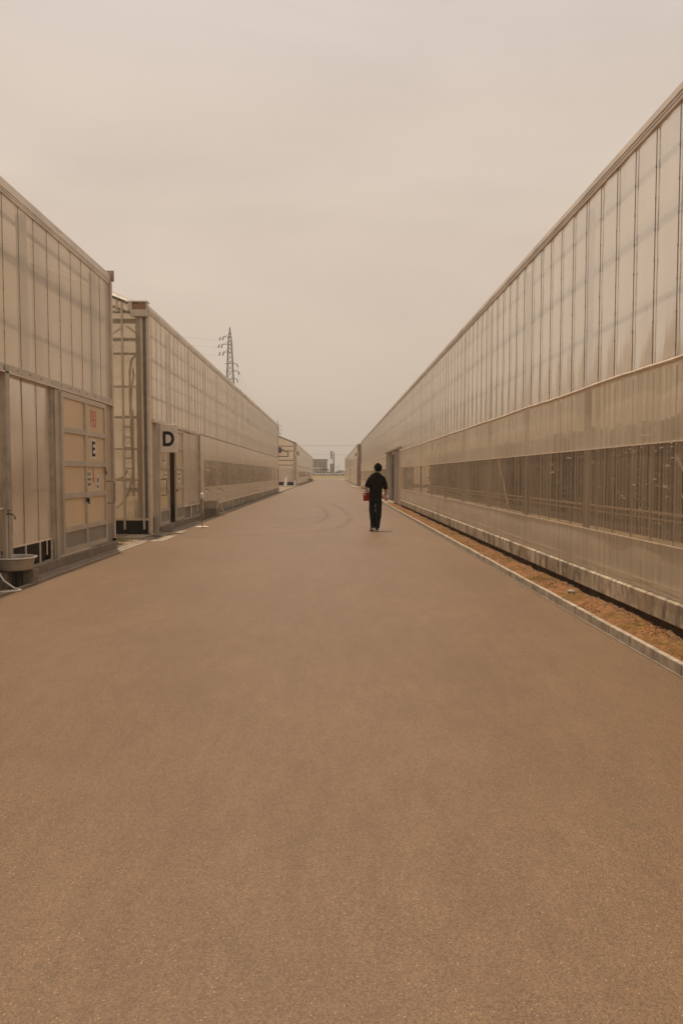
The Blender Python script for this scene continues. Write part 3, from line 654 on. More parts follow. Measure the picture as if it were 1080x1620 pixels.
# things seen through the gable film: ladder rack, curved hose, pipe
lad = MB()
for xx in (-5.22, -4.98): lad.box(xx - .022, Y + .15, .95, xx + .022, Y + .18, 3.1)
for k in range(8): lad.box(-5.20, Y + .155, 1.1 + k * .26, -5.0, Y + .175, 1.14 + k * .26)
obj('ladder', lad, M['innerpost'], label='dim ladder standing behind the gable film of the D greenhouse', cat='ladder')
hs = MB().tube([(-5.05, Y + .5, 4.2), (-5.03, Y + .5, 4.0), (-5.1, Y + .5, 3.6), (-5.12, Y + .5, 2.5), (-5.08, Y + .5, 1.6), (-5.14, Y + .5, 1.25), (-5.24, Y + .5, .95), (-5.42, Y + .5, .70), (-5.6, Y + .5, .58)], .026, 8)
obj('hose', hs, M['innerpost'], smooth=True, label='dark curved hose hanging inside the gable end of the D greenhouse', cat='hose')
gd.part('vent_pipe', MB().tube([(-4.95, Y + .4, 4.5), (-5.05, Y + .4, 4.38), (-5.1, Y + .4, 4.1), (-5.1, Y + .4, 3.0)], .032, 8), M['innerpost'], smooth=True)
gd.part('inner_pipe', MB().tube([(-6.6, Y + .4, 1.36), (-5.45, Y + .4, 1.36), (-5.3, Y + .4, 1.42), (-5.2, Y + .4, 1.6)], .03, 8), M['innerpipe'], smooth=True)
obj('barrel', MB().lathe([(.0, 0), (.17, 0), (.18, .3), (.17, .62), (0, .62)], (-4.98, Y + .9, .2)), M['innerpost'], smooth=True, label='grey barrel standing low behind the gable film of the D greenhouse', cat='barrel')
# side wall below: post panel, doors, ribbed film, curtain
gd.sheet('corner_film', M['film_low'], 18.28, 18.68, .4, 2.85, 0, .01, .1, 6)
gd.part('plinth', gd.box(.02, 18.28, -.02, .06, 18.67, .4), M['innerpost'])
gd.part('door_jamb', gd.box(-.08, 18.68, .0, .03, 18.79, 2.86), M['alu'])
gd.part('door_header', gd.box(-.10, 18.3, 2.80, .02, 24.5, 2.88), M['gutter'])
L1 = frame_door(gd, 18.80, 19.96, .15, 2.78, [.56, 1.13, 1.68, 2.24], 1, -.075)
L2 = frame_door(gd, 20.86, 21.95, .15, 2.78, [.56, 1.13, 1.68, 2.24], 1, -.055)
d_handle(gd, 18.95, .95, 1.36, -.09, L1, M['rust'])
obj('lock', MB().box(gd.x(-.11), 20.93, 1.0, gd.x(-.091), 20.99, 1.06), M['ink'], L2)
gd.part('doorway_shade_sheet', gd.box(.10, 19.8, .03, .13, 22.2, 2.79), M['dark'])  # sheet added so the open doorway reads dim; shade is in its colour
gd.sheet('lower_film', M['film_low'], 21.96, 24.85, .50, 2.80, 0, .012, .1, 6)
yy = 22.1
rb = MB().box(gd.x(-.012), -.005, .5, gd.x(-.006), .005, 2.79).mesh('clip_rail', M['clip'], (XE, 0, 0))
while yy < 24.8: inst('clip_rail', rb, gd.root, (XE, yy, 0)); yy += .30
gd.part('film_rail', gd.box(-.02, 21.96, .485, .01, 24.85, .505), M['lip'])
gd.part('skirt', gd.box(.05, 21.96, -.02, .08, 24.85, .5), M['board'])
gd.part('skirt_post', gd.box(-.02, 23.4, .0, .0, 23.5, .485), M['lip'])
gd.part('curtain_post', gd.box(-.06, 24.86, .0, .03, 24.98, 2.84), M['galv'])
gd.sheet('upper_curtain', M['curtain'], 24.99, 61.4, 2.0, 2.85, -.03, .01, .5, 4, .0, 7)
gd.sheet('clear_band', M['band_far'], 25.8, 61.4, 1.04, 1.9995, -.026, .01, .5, 4, 0, 8)
gd.sheet('band_border', M['curtain'], 24.99, 25.795, 1.04, 1.9995, -.026, .01, .5, 4, 0, 8)
gd.sheet('lower_skirt', M['curtain'], 24.99, 61.4, .35, 1.039, -.03, .01, .5, 4, 0, 9)
gd.part('curtain_lip', gd.box(-.05, 24.99, 2.85, -.03, 61.4, 2.875), M['clip'])
for z in (.78, .62, .5): gd.part('wall_pipe', MB().tube([(gd.x(-.09), 26.2, z), (gd.x(-.09), 45, z)], .014, 6), M['palepipe'])
gd.part('foundation', gd.box(-.08, 24.99, -.02, .05, 61.4, .34), M['foundation'])
gd.part('corner_post', gd.box(-.05, 61.4, 0, .06, 61.5, 5.5), M['alu'])
# small papers on D doors
t = sheet_at(gd, 'letter_sheet', 19.38, 1.97, .36, .40, -.085, M['paper'], 'white sheet with a letter D on the left leaf of the D door', 'sign')
print_rows(gd, t, 19.38, 1.97, .3, [(-.10, -.14, -.06, .14, 'ink'), (-.059, .10, .06, .14, 'ink'), (-.059, -.14, .06, -.10, 'ink'), (.061, -.11, .10, .11, 'ink')], -.085)
t = sheet_at(gd, 'notice', 19.55, 1.40, .34, .30, -.085, M['paper'], 'pale printed notice on the left leaf of the D door')
print_rows(gd, t, 19.55, 1.40, .3, [(-.12, .05, .12, .1, 'inkgreen'), (-.12, -.05, .12, 0, 'inkgrey')], -.085)
t = sheet_at(gd, 'notice', 21.38, 1.42, .4, .36, -.065, M['paper'], 'pale printed notice on the right leaf of the D door')
print_rows(gd, t, 21.38, 1.42, .3, [(-.12, .05, .12, .1, 'inkgrey'), (-.12, -.08, .12, -.03, 'inkgrey')], -.065)

def letter(txt, size, bold, lw, lh, Yp, zc, xc, m, parent, name='letter'):
    cu = bpy.data.curves.new('tmp', 'FONT'); cu.body = txt; cu.size = size; cu.align_x = 'CENTER'; cu.align_y = 'CENTER'; cu.extrude = .003; cu.offset = bold
    to = bpy.data.objects.new('tmp', cu); COL.objects.link(to); dg = bpy.context.evaluated_depsgraph_get(); me = bpy.data.meshes.new_from_object(to.evaluated_get(dg))
    bpy.data.objects.remove(to); me.name = name; me.materials.clear(); me.materials.append(m)
    me.transform(Matrix.Rotation(R(90), 4, 'X'))
    zs = [v.co.z for v in me.vertices]; xs = [v.co.x for v in me.vertices]
    me.transform(Matrix.Translation((-(max(xs) + min(xs)) / 2, 0, -(max(zs) + min(zs)) / 2)))
    me.transform(Matrix.Diagonal((lw / (max(xs) - min(xs)), 1, lh / (max(zs) - min(zs)), 1)))
    o = bpy.data.objects.new(name, me); return put(o, parent, (xc, Yp, zc))
# D sign, B sign, C sign
sx0, sx1, sy = (255.7 - VX) / F * 18.9, (282.8 - VX) / F * 18.9, 18.9
t = thing('letter_sign', (XE, sy, 2.05), 'grey board with a large black letter D sticking out from the left greenhouse wall', 'sign')
obj('board', MB().bbox(sx0 - .0, sy, 2.06, sx1, sy + .03, 2.78, .004), M['signboard'], t)
letter('D', .62, .024, .297, .387, sy - .004, 2.41, (268.6 - VX) / F * 18.9, M['ink'], t)
obj('bracket', MB().box(XE - .0, sy + .032, 2.6, sx1 - .1, sy + .05, 2.64).box(XE, sy + .032, 2.15, sx1 - .1, sy + .05, 2.19), M['galv'], t)

# ---- third left greenhouse (C)
gc = GH(-1, XE, 93, 172, 'third and farthest greenhouse on the left with the small letter C sign', 5.45, PITCH_L * 2, org=93)
gc.shell(False, True); zt = gc.gutter(.18)
gc.upper(2.55, zt, 0)
gc.sheet('lower_film', M['curtain'], 93.1, 171.9, 1.85, 2.55, 0, .01, 1, 2)
gc.sheet('clear_band', M['band_far'], 100, 130, 1.1, 1.8495, 0, .01, 1, 2); gc.sheet('clear_band', M['band_far'], 134, 171.9, 1.1, 1.8495, 0, .01, 1, 2)
gc.sheet('band_border', M['curtain'], 93.1, 99.98, 1.1, 1.8495, 0, .01, 1, 2); gc.sheet('band_border', M['curtain'], 130.02, 133.98, 1.1, 1.8495, 0, .01, 1, 2)
gc.sheet('lower_skirt', M['curtain'], 93.1, 171.9, .25, 1.0995, 0, .01, 1, 2)
gc.part('film_rail', gc.box(-.05, 93, 2.54, -.02, 171.9, 2.62), M['clip'])
gc.part('foundation', gc.box(-.02, 93, 0, .05, 171.9, .25), M['foundation'])
Y = 93
gb = MB(); gb.add([(gc.x(.1), Y, .5), (gc.x(12.4), Y, .5), (gc.x(12.4), Y, 5.45), (gc.x(6.2), Y, 7.9), (gc.x(.1), Y, 5.45)], [(0, 1, 2, 3, 4)]); gc.part('gable_wall', gb, M['film_low'])
gc.part('gable_skirt', MB().box(gc.x(.1), Y - .03, 0, gc.x(12.4), Y, .5), M['black'])
gc.part('rake_beam', bar(MB(), (gc.x(.1), Y - .1, 5.45), (gc.x(6.2), Y - .1, 7.9), .09), M['innerpost'])
gc.part('corner_post', gc.box(-.05, Y - .12, 0, .35, Y - .01, 5.5), M['galv'])
for z in (5.0, 4.4, 2.6, 3.2): gc.part('gable_rail', MB().box(gc.x(.3), Y - .06, z, gc.x(12.3), Y - .01, z + .09), M['innerpost'])
for k in range(14): gc.part('gable_slat', MB().box(gc.x(.5 + k * .28), Y - .05, .52, gc.x(.6 + k * .28), Y - .011, 2.2), M['galv'])
fr = MB(); xa, xb = gc.x(1.05), gc.x(4)
bar(fr, (xa, Y - .15, 3.75), (xb, Y - .15, 3.75), .06); bar(fr, (xa, Y - .15, 3.75), (xa, Y - .15, 4.3), .06); bar(fr, (xa, Y - .15, 4.3), (xb, Y - .15, 5.6), .06)
gc.part('duct_frame', fr, M['innerpost'])
gc.part('fan_box', MB().box(gc.x(1.9), Y - .3, 4.2, gc.x(2.9), Y - .02, 4.9).box(gc.x(2.9), Y - .3, 4.2, gc.x(3.4), Y - .02, 5.3), M['roofdark'])
t = thing('letter_sign', (XE, 91.5, 3.6), 'small pale board with the letter C at the corner of the farthest left greenhouse', 'sign')
obj('board', MB().box(XE - .05, 91.5, 3.82, XE + .55, 91.53, 4.42), M['gutter'], t); letter('C', .56, .03, .33, .37, 91.49, 4.12, XE + .25, M['ink'], t)

# ---- farther right greenhouse (B)
gb_ = GH(1, 3.03, 85.5, 170, 'farther right greenhouse beyond the brown gap with the small letter B sign', 5.05, PITCH_R * 2, org=85.5)
gb_.shell(True, True); zt = gb_.gutter(.1); gb_.upper(2.6, zt, 0)
gb_.sheet('lower_film', M['film_low'], 88, 120, .3, 2.6, -.02, .01, 1, 2); gb_.sheet('lower_film', M['film_low'], 122, 169.8, .3, 2.6, -.02, .01, 1, 2)
gb_.part('door_post', gb_.box(-.06, 120.02, .1, .02, 121.98, 2.6), M['galv'])
gb_.part('corner_post', gb_.box(-.05, 85.4, .0, .45, 85.49, 5.0), simple('brown corner sheet', (.24, .175, .125), .7, 0, .15, 1.5))
gb_.part('corner_post', gb_.box(-.08, 85.6, .0, .05, 87.9, 2.62), M['galv'])
gb_.part('foundation', gb_.box(-.06, 88, 0, .02, 169.8, .3), M['foundation'])
gb_.part('film_rail', gb_.box(-.05, 88, 2.6, -.02, 169.8, 2.66), M['lip'])
t = thing('letter_sign', (3.0, 85.2, 3.6), 'small white board with the letter B at the corner of the farther right greenhouse', 'sign')
obj('board', MB().box(2.62, 85.2, 3.47, 3.06, 85.23, 4.10), M['white'], t); letter('B', .5, .0, .27, .42, 85.19, 3.79, 2.84, M['ink'], t)
tag(obj('ramp_slab', MB().box(2.2, 79.5, -.02, 3.6, 85, .06), M['conc_pale']), 'pale concrete slab across the gap before the B greenhouse', 'slab')

# ------------------------------------------------------------------ crops inside
def crop(x0, x1, y0, y1, z0, z1, n, label):
    mb = MB()
    for _ in range(n):
        x, y, z = random.uniform(x0, x1), random.uniform(y0, y1), random.uniform(z0, z1); s = random.uniform(.05, .13)
        a = random.random() * 6.3; t_ = random.uniform(-.8, .8); dx, dy = math.cos(a) * s, math.sin(a) * s
        mb.quad((x - dx, y - dy, z), (x + dy * .5, y - dx * .5, z + s * t_), (x + dx, y + dy, z + s * t_ * .6), (x - dy * .5, y + dx * .5, z - s * .3))
    obj('crop_row', mb, M['leaf'], kind='stuff', label=label, cat='plants')
crop(4.5, 5.1, 0, 34, .75, 2.3, 16000, 'dim green crop foliage seen through the clear band of the right greenhouse')
crop(4.3, 4.7, 42, 79, .5, 2.3, 6000, 'dim crop foliage inside the right greenhouse beyond its side door')
crop(-5.5, -5.1, 26, 61, .5, 2.4, 9000, 'dim crop foliage seen through the faded band of the D greenhouse')
crop(-5.6, -5.1, 99, 171, .5, 2.4, 7000, 'dim crop foliage inside the farthest left greenhouse')
crop(6.0, 6.6, 2, 40, .6, 2.3, 9000, 'second dim row of crop foliage deep inside the right greenhouse')
bn = MB(); 
bn.box(4.45, -3, .62, 5.15, 34, .72); bn.box(5.95, -3, .62, 6.65, 40, .72)
obj('planting_bench', bn, M['innerpost'], label='dark raised planting benches along the inside of the right greenhouse', cat='bench')

# ------------------------------------------------------------------ left drain, step, basins
drain = bpy.data.objects.new('drain', None); put(drain, None, (-4.27, 10, 0)); drain['kind'] = 'structure'
lid = MB().bbox(-4.395, 0, -.06, -4.145, .49, -.004, .006); lmesh = lid.mesh('drain_cover', M['conc'], (-4.27, 0, 0))
skip = lambda y: (9.2 < y < 9.9) or (13.0 < y < 13.4) or (17.0 < y < 17.6) or (18.8 < y < 19.2) or (23.2 < y < 25.4)
y = -3.0
while y < 60:
    if not skip(y): inst('drain_cover', lmesh, drain, (-4.27, y, random.uniform(-.006, .0)))
    y += .5
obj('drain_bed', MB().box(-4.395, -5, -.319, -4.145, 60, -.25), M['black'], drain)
tag(obj('door_step', MB().bbox(-4.43, 10.5, -.02, -4.55 + .0, 15.0, .13, .008).bbox(-4.405, 10.5, -.02, -4.43, 15.0, .125, .004), M['conc']), 'grey concrete step in front of the sliding door lettered E', 'step')
tag(obj('door_step', MB().bbox(-4.405, 18.95, -.02, -4.60, 25.3, .13, .008), M['conc']), 'grey concrete step in front of the open D door', 'step')
tag(obj('concrete_patch', MB().box(-4.14, 16.1, 0, -3.75, 17.6, .012).box(-4.9, 16.9, 0, -4.41, 17.7, .02), M['conc_pale']), 'broken pale concrete patch by the drain between the two left greenhouses', 'concrete')
tag(obj('concrete_patch', MB().box(-4.14, 18.2, 0, -3.8, 19.2, .014), M['conc_pale']), 'pale concrete patch at the road edge before the D door', 'concrete')
# grass and gravel in the gap
gp = MB()
for _ in range(2500): peb(gp, random.uniform(-8, -4.45), random.uniform(15.2, 18.1), .004, random.choice((.008, .012, .018, .025)))
obj('gravel', gp, M['pebble'], kind='stuff', label='gravel covering the gap between the two left greenhouses', cat='gravel')
gs = MB()
for _ in range(2600):
    c = random.choice(((-4.9, 15.5, .22), (-4.75, 16.2, .18), (-5.5, 15.6, .4), (-4.6, 15.35, .12), (-5.0, 16.6, .15)))
    x, y = random.gauss(c[0], c[2]), random.gauss(c[1], c[2] * .6)
    if x > -4.43 or y < 15.15: continue
    h = random.uniform(.02, .07); a = random.random() * 6.3
    gs.add([(x, y, 0), (x + .006 * math.cos(a), y + .006 * math.sin(a), 0), (x + random.uniform(-.03, .03), y + random.uniform(-.03, .03), h)], [(0, 1, 2)])
obj('grass', gs, M['grassblade'], kind='stuff', label='small yellow-green grass tufts in the gravel gap on the left', cat='grass')
dw = MB()
for _ in range(2200):
    y = random.choice((random.uniform(26, 60), random.uniform(4, 9), random.uniform(62, 92))); x = -4.42 - abs(random.gauss(0, .03)) if y < 62 else random.uniform(-8, -4.5)
    h = random.uniform(.02, .09); dw.add([(x, y, 0), (x + .01, y + .01, 0), (x + random.uniform(-.03, .05), y + random.uniform(-.03, .03), h)], [(0, 1, 2)])
obj('weeds', dw, M['grassblade'], kind='stuff', label='sparse weeds along the foot of the left greenhouse wall', cat='weeds')

def basin(x, y, rr, zt, label, oval=1.0):
    t = thing('wash_basin', (x, y, 0), label, 'basin')
    pr = [(.0, zt - .17), (rr * .70, zt - .175), (rr * .78, zt - .165), (rr * .80, zt - .15), (rr * .93, zt - .02), (rr * .95, zt - .012), (rr * 1.0, zt - .006), (rr * 1.01, zt), (rr * 1.0, zt + .006), (rr * .95, zt + .004), (rr * .90, zt - .01), (rr * .76, zt - .13), (0, zt - .135)]
    obj('bowl', MB().lathe(pr, (x, y, 0), 36), M['basin'], t, smooth=True)
    obj('rim', MB().tube([(x + rr * math.cos(a * math.pi / 18), y + rr * math.sin(a * math.pi / 18), zt) for a in range(37)], .010, 6), M['white'], t, smooth=True)
    return t
b1 = basin(-4.30, 9.88, .275, .375, 'round grey wash basin on concrete blocks at the left edge under the tap')
obj('block', MB().bbox(-4.22, 9.92, -.05, -4.07, 10.10, .195, .008), M['conc'], b1)
obj('block', MB().bbox(-4.56, 9.70, -.05, -4.34, 9.9, .195, .008), M['conc'], b1)
obj('box', MB().bbox(-4.32, 9.95, -.04, -4.235, 10.12, .19, .004).bbox(-4.50, 9.93, -.04, -4.33, 10.02, .19, .004), M['innerpost'], b1)
ts = thing('tap_stand', (-4.46, 9.98, 0), 'silver square tap post with a spout above the near left basin', 'tap')
zb, zt_ = 0.0, 1.03
obj('post', MB().bbox(-4.49, 9.93, 0, -4.43, 9.99, zt_, .004), M['alu'], ts)
obj('cap', MB().bbox(-4.50, 9.92, zt_, -4.42, 10.0, zt_ + .02, .003), M['galv'], ts)
tp = [(-4.43, 9.96, .955), (-4.37, 9.955, .955), (-4.335, 9.95, .95), (-4.315, 9.95, .925), (-4.31, 9.95, .885)]
obj('spout', MB().tube(tp, .013, 8), M['brass'], ts, smooth=True)
obj('valve', MB().tube([(-4.40, 9.955, .96), (-4.40, 9.955, 1.0)], .01, 8).box(-4.43, 9.945, 1.0, -4.37, 9.965, 1.012), M['brass'], ts)
tag(obj('control_panel', MB().bbox(-4.52, 9.42, .2, -4.47, 9.86, 1.02, .006), M['board']), 'grey flat panel at the left picture edge beside the tap post', 'panel')
obj('supply_pipe', MB().tube([(-4.455, 9.92, 1.03), (-4.455, 9.4, 1.035), (-4.455, 8.8, 1.035)], .014, 8), M['white'], smooth=True, label='white horizontal supply pipe leading left from the tap post', cat='pipe')
hz = [(-4.40, 9.50, .30), (-4.25, 9.42, .12), (-4.10, 9.38, .03), (-4.02, 9.36, .014), (-3.99, 9.32, .014), (-4.02, 9.25, .014), (-4.15, 9.16, .014), (-4.3, 9.0, .014), (-4.45, 8.8, .014)]
obj('garden_hose', MB().tube(hz, .012, 8), M['white'], smooth=True, label='white garden hose looped on the road edge at the left picture border', cat='hose')

# second basin
b2 = thing('wash_basin', (-4.2, 25.8, 0), 'rectangular grey wash sink with taps beyond the D door', 'basin')
bs = MB(); x0, x1, y0, y1, z0, z1 = -4.50, -4.02, 25.55, 26.15, .28, .55
bs.add([(x0 + .04, y0 + .04, z0), (x1 - .04, y0 + .04, z0), (x1 - .04, y1 - .04, z0), (x0 + .04, y1 - .04, z0), (x0, y0, z1), (x1, y0, z1), (x1, y1, z1), (x0, y1, z1),
        (x0 + .03, y0 + .03, z1), (x1 - .03, y0 + .03, z1), (x1 - .03, y1 - .03, z1), (x0 + .03, y1 - .03, z1), (x0 + .07, y0 + .07, z0 + .03), (x1 - .07, y0 + .07, z0 + .03), (x1 - .07, y1 - .07, z0 + .03), (x0 + .07, y1 - .07, z0 + .03)],
       [(3, 2, 1, 0), (0, 1, 5, 4), (1, 2, 6, 5), (2, 3, 7, 6), (3, 0, 4, 7), (4, 5, 9, 8), (5, 6, 10, 9), (6, 7, 11, 10), (7, 4, 8, 11), (8, 9, 13, 12), (9, 10, 14, 13), (10, 11, 15, 14), (11, 8, 12, 15), (12, 13, 14, 15)])
obj('bowl', bs, M['basin'], b2)
obj('block', MB().bbox(-4.46, 25.6, -.05, -4.06, 26.1, .279, .01), M['conc'], b2)
for i, (xx, yy) in enumerate(((-4.47, 25.7), (-4.10, 26.35))):
    ts2 = thing('tap_stand', (xx, yy, 0), ('pale tap post behind the far wash sink, the left of two', 'thin tap post right of the far wash sink')[i], 'tap')
    obj('post', MB().tube([(xx, yy, 0), (xx, yy, .98)], .022, 8), M['alu'], ts2, smooth=True)
    obj('spout', MB().tube([(xx, yy, .95), (xx + .1, yy, .97), (xx + .15, yy, .95), (xx + .16, yy, .88)], .014, 6), M['brass'], ts2)
    obj('valve', MB().box(xx - .05, yy - .01, .985, xx + .06, yy + .01, 1.0), M['brass'], ts2)
obj('garden_hose', MB().tube([(-4.0, 26.1, .5), (-3.95, 26.3, .25), (-3.92, 26.6, .06), (-3.98, 27, .03), (-4.2, 27.3, .05)], .016, 6), M['white'], label='white hose hanging from the far wash sink to the road edge', cat='hose')

# sanitizer stand
sx_, sy_ = (319.5 - VX) / F * 20.6, 20.6
ss = thing('sanitizer_stand', (sx_, sy_, 0), 'thin pole stand on a round base holding a white pump bottle beside the D door', 'stand')
obj('base', MB().lathe([(0, .004), (.19, .004), (.19, .012), (.05, .03), (0, .032)], (sx_, sy_, .004), 28), M['lip'], ss, smooth=False)
obj('pole', MB().tube([(sx_, sy_, .03), (sx_, sy_, .80)], .020, 8), M['rust'], ss, smooth=True)
obj('tray', MB().box(sx_ - .05, sy_ - .06, .79, sx_ + .08, sy_ + .06, .80), M['galv'], ss)
bt = obj('bottle', MB().lathe([(0, .80), (.048, .80), (.052, .82), (.052, .94), (.035, .965), (.012, .965), (.012, .99), (.014, 1.0), (0, 1.0)], (sx_ + .012, sy_, .002), 18), M['white'], ss, smooth=True)
obj('pump', MB().tube([(sx_ + .012, sy_, 1.0), (sx_ + .012, sy_, 1.03), (sx_ + .05, sy_, 1.03)], .006, 6), M['white'], bt)

# C-gap details
tag(obj('concrete_apron', MB().box(-9, 88.5, 0, -4.1, 92.9, .05), M['conc_pale']), 'pale concrete apron in front of the gable of the farthest left greenhouse', 'slab')
wb = thing('standing_board', (-5.7, 90, .05), 'white standing board in front of the farthest left gable', 'board')
obj('panel', MB().add([(-5.95, 90, .05), (-5.55, 90, .05), (-5.5, 90.1, 1.25), (-5.85, 90.1, 1.0), (-5.95, 90.06, .05), (-5.55, 90.06, .05), (-5.5, 90.16, 1.25), (-5.85, 90.16, 1.0)], [(0, 1, 2, 3), (7, 6, 5, 4), (0, 4, 5, 1), (1, 5, 6, 2), (2, 6, 7, 3), (3, 7, 4, 0)]), M['white'], wb)
tag(obj('marker_post', MB().bbox(-4.75, 91.2, .05, -4.58, 91.35, .70, .01), M['white']), 'short white marker post at the corner of the farthest left greenhouse', 'post')
for yy, i in ((140, 0), (150, 1)):
    t = thing('hand_cart', (-4.1, yy, 0), ('low dark trolley at the foot of the farthest left greenhouse, nearer one', 'low dark trolley at the far end of the farthest left greenhouse')[i], 'trolley')
    obj('tray', MB().box(-4.5, yy, .35, -3.9, yy + 1.6, .55).box(-4.45, yy, .55, -4.4, yy + .1, 1.1), M['innerpost'], t)
    for dx in (-4.4, -4.0):
        for dyy in (.2, 1.3): obj('wheel', MB().tube([(dx, yy + dyy, .17), (dx + .06, yy + dyy, .17)], .17, 10), M['tyre'], t)

# ------------------------------------------------------------------ the man
PX, PYY = 1.15, 19.2
man = thing('person', (PX, PYY, 0), 'person walking away in a black T-shirt and charcoal jeans carrying a red and white bag', 'person')
def W(u, v, z): return (PX + u, PYY + v, z)
def skinned(name, verts, edges, radii, m, parent, root=0, sub=1):
    me = bpy.data.meshes.new(name); me.from_pydata(verts, edges, []); o = bpy.data.objects.new(name + '_tmp', me); COL.objects.link(o)
    md = o.modifiers.new('s', 'SKIN'); md.use_smooth_shade = True
    for i, sv in enumerate(me.skin_vertices[0].data): rr = radii[i]; sv.radius = rr if isinstance(rr, tuple) else (rr, rr); sv.use_root = (i == root)
    sb = o.modifiers.new('d', 'SUBSURF'); sb.levels = sub; sb.render_levels = sub
    dg = bpy.context.evaluated_depsgraph_get(); me2 = bpy.data.meshes.new_from_object(o.evaluated_get(dg)); bpy.data.objects.remove(o)
    me2.name = name; me2.materials.clear(); me2.materials.append(m)
    me2.polygons.foreach_set('use_smooth', [True] * len(me2.polygons))
    me2.transform(Matrix.Translation(-Vector(verts[root])))
    return put(bpy.data.objects.new(name, me2), parent, verts[root])
V = []; E = []; RD = []
def add(p, r, par=None):
    V.append(W(*p)); RD.append(r)
    if par is not None: E.append((par, len(V) - 1))
    return len(V) - 1
pel = add((0.0, 0, .93), .11); sp = add((.01, 0, 1.15), .11, pel); ch = add((.03, 0, 1.33), .105, sp); nk0 = add((.045, .01, 1.475), .055, ch)
nk = add((.055, .015, 1.54), .052, nk0); hd0 = add((.062, .035, 1.61), .072, nk); hd1 = add((.066, .03, 1.68), .086, hd0); hd2 = add((.066, .025, 1.715), .062, hd1)
# left arm, forearm bent forward, hand closed on the bag handle
ls = add((-.115, 0, 1.395), .045, ch); le = add((-.235, -.05, 1.17), .042, ls); lw = add((-.24, .17, 1.11), .028, le); lh = add((-.235, .25, 1.10), (.036, .02), lw)
for k, (du, l) in enumerate(((-.028, .9), (-.010, 1.0), (.008, .95), (.026, .8))):
    a = add((-.235 + du, .31, 1.10), .0095, lh); b = add((-.235 + du, .325, 1.10 - .028 * l), .009, a); add((-.235 + du, .30, 1.10 - .045 * l), .008, b)
a = add((-.20, .26, 1.085), .011, lh); add((-.205, .295, 1.062), .009, a)
# right arm hanging, hand holding a wrapper
rs = add((.185, 0, 1.39), .045, ch); re = add((.27, -.03, 1.14), .042, rs); rw = add((.265, .03, .975), .028, re); rh = add((.262, .045, .915), (.024, .036), rw)
for k, (dv, l) in enumerate(((-.028, .85), (-.010, .98), (.009, 1.0), (.026, .92))):
    a = add((.268, .05 + dv, .862), .0095, rh); b = add((.255, .05 + dv, .862 - .03 * l), .009, a); add((.237, .052 + dv, .862 - .04 * l), .008, b)
a = add((.245, .085, .90), .011, rh); add((.235, .10, .865), .009, a)
# legs
for s_, (hp, kn, an, ft) in enumerate((((-.085, 0, .88), (-.095, .03, .52), (-.085, -.04, .10), (-.10, .12, .045)), ((.085, 0, .88), (.065, -.03, .50), (.035, -.12, .09), (.045, .05, .04)))):
    h = add(hp, .085, pel); k_ = add(kn, .055, h); a_ = add(an, .036, k_); add(ft, .032, a_)
skinned('body', V, E, RD, M['skin'], man, 0, 1)
# T-shirt, sleeves, jeans as lofts with folds
def cloth(name, rings, m, amp=.008, n=20, seg=5, axis=None, parent=man, seed=0, cap=False):
    P = []
    for i in range(len(rings) - 1):
        for k in range(seg):
            t = k / seg; t = t * t * (3 - 2 * t) * .5 + t * .5; P.append([rings[i][j] * (1 - t) + rings[i + 1][j] * t for j in range(len(rings[0]))])
    P.append(list(rings[-1])); vs = []; fs = []
    for q, (cx, cy, cz, rx, ry) in enumerate(P):
        a0 = P[max(q - 1, 0)]; a1 = P[min(q + 1, len(P) - 1)]; d = (Vector(a1[:3]) - Vector(a0[:3])).normalized()
        ax = Vector((1, 0, 0)); ax = (ax - d * ax.dot(d)).normalized(); ay = d.cross(ax)
        for k in range(n):
            a = 2 * math.pi * k / n; f = 1 + amp / max(rx, .03) * noise.noise(Vector((math.cos(a) * 2.2 + seed, math.sin(a) * 2.2, cz * 11)))
            # slightly squared section
            ca, sa = math.cos(a), math.sin(a); sq = 1 + .06 * (math.sin(2 * a) ** 2)
            p = Vector((cx, cy, cz)) + ax * rx * f * ca * sq + ay * ry * f * sa * sq
            vs.append(W(*p))
    for i in range(len(P) - 1):
        for k in range(n): fs.append((i * n + k, i * n + (k + 1) % n, (i + 1) * n + (k + 1) % n, (i + 1) * n + k))
    if cap: fs.append(tuple(range(n))); fs.append(tuple((len(P) - 1) * n + k for k in range(n)))
    mb = MB(); mb.add(vs, fs); return mb
sh = cloth('s', [(.0, 0, .865, .168, .125), (.003, 0, .95, .165, .125), (.006, 0, 1.08, .170, .125), (.015, 0, 1.22, .180, .125), (.03, 0, 1.33, .195, .125), (.035, 0, 1.40, .198, .115), (.038, .0, 1.455, .178, .10), (.043, .005, 1.495, .125, .085), (.048, .01, 1.52, .078, .068), (.05, .012, 1.535, .062, .06)], M['shirt'])
s1 = cloth('s', [(-.06, 0, 1.42, .06, .08), (-.12, -.003, 1.385, .072, .085), (-.185, -.02, 1.28, .074, .085), (-.232, -.035, 1.155, .064, .08)], M['shirt'], seed=3)
s2 = cloth('s', [(.13, 0, 1.42, .06, .08), (.185, -.003, 1.38, .072, .085), (.232, -.015, 1.26, .072, .085), (.262, -.02, 1.10, .062, .078)], M['shirt'], seed=5)
sh.add(s1.v, s1.f); sh.add(s2.v, s2.f)
obj('t_shirt', sh, M['shirt'], man, smooth=True)
jn = cloth('j', [(0, 0, .95, .145, .112), (0, 0, .86, .160, .118), (0, 0, .80, .164, .12), (0, 0, .76, .14, .11)], M['jeans'], amp=.005)
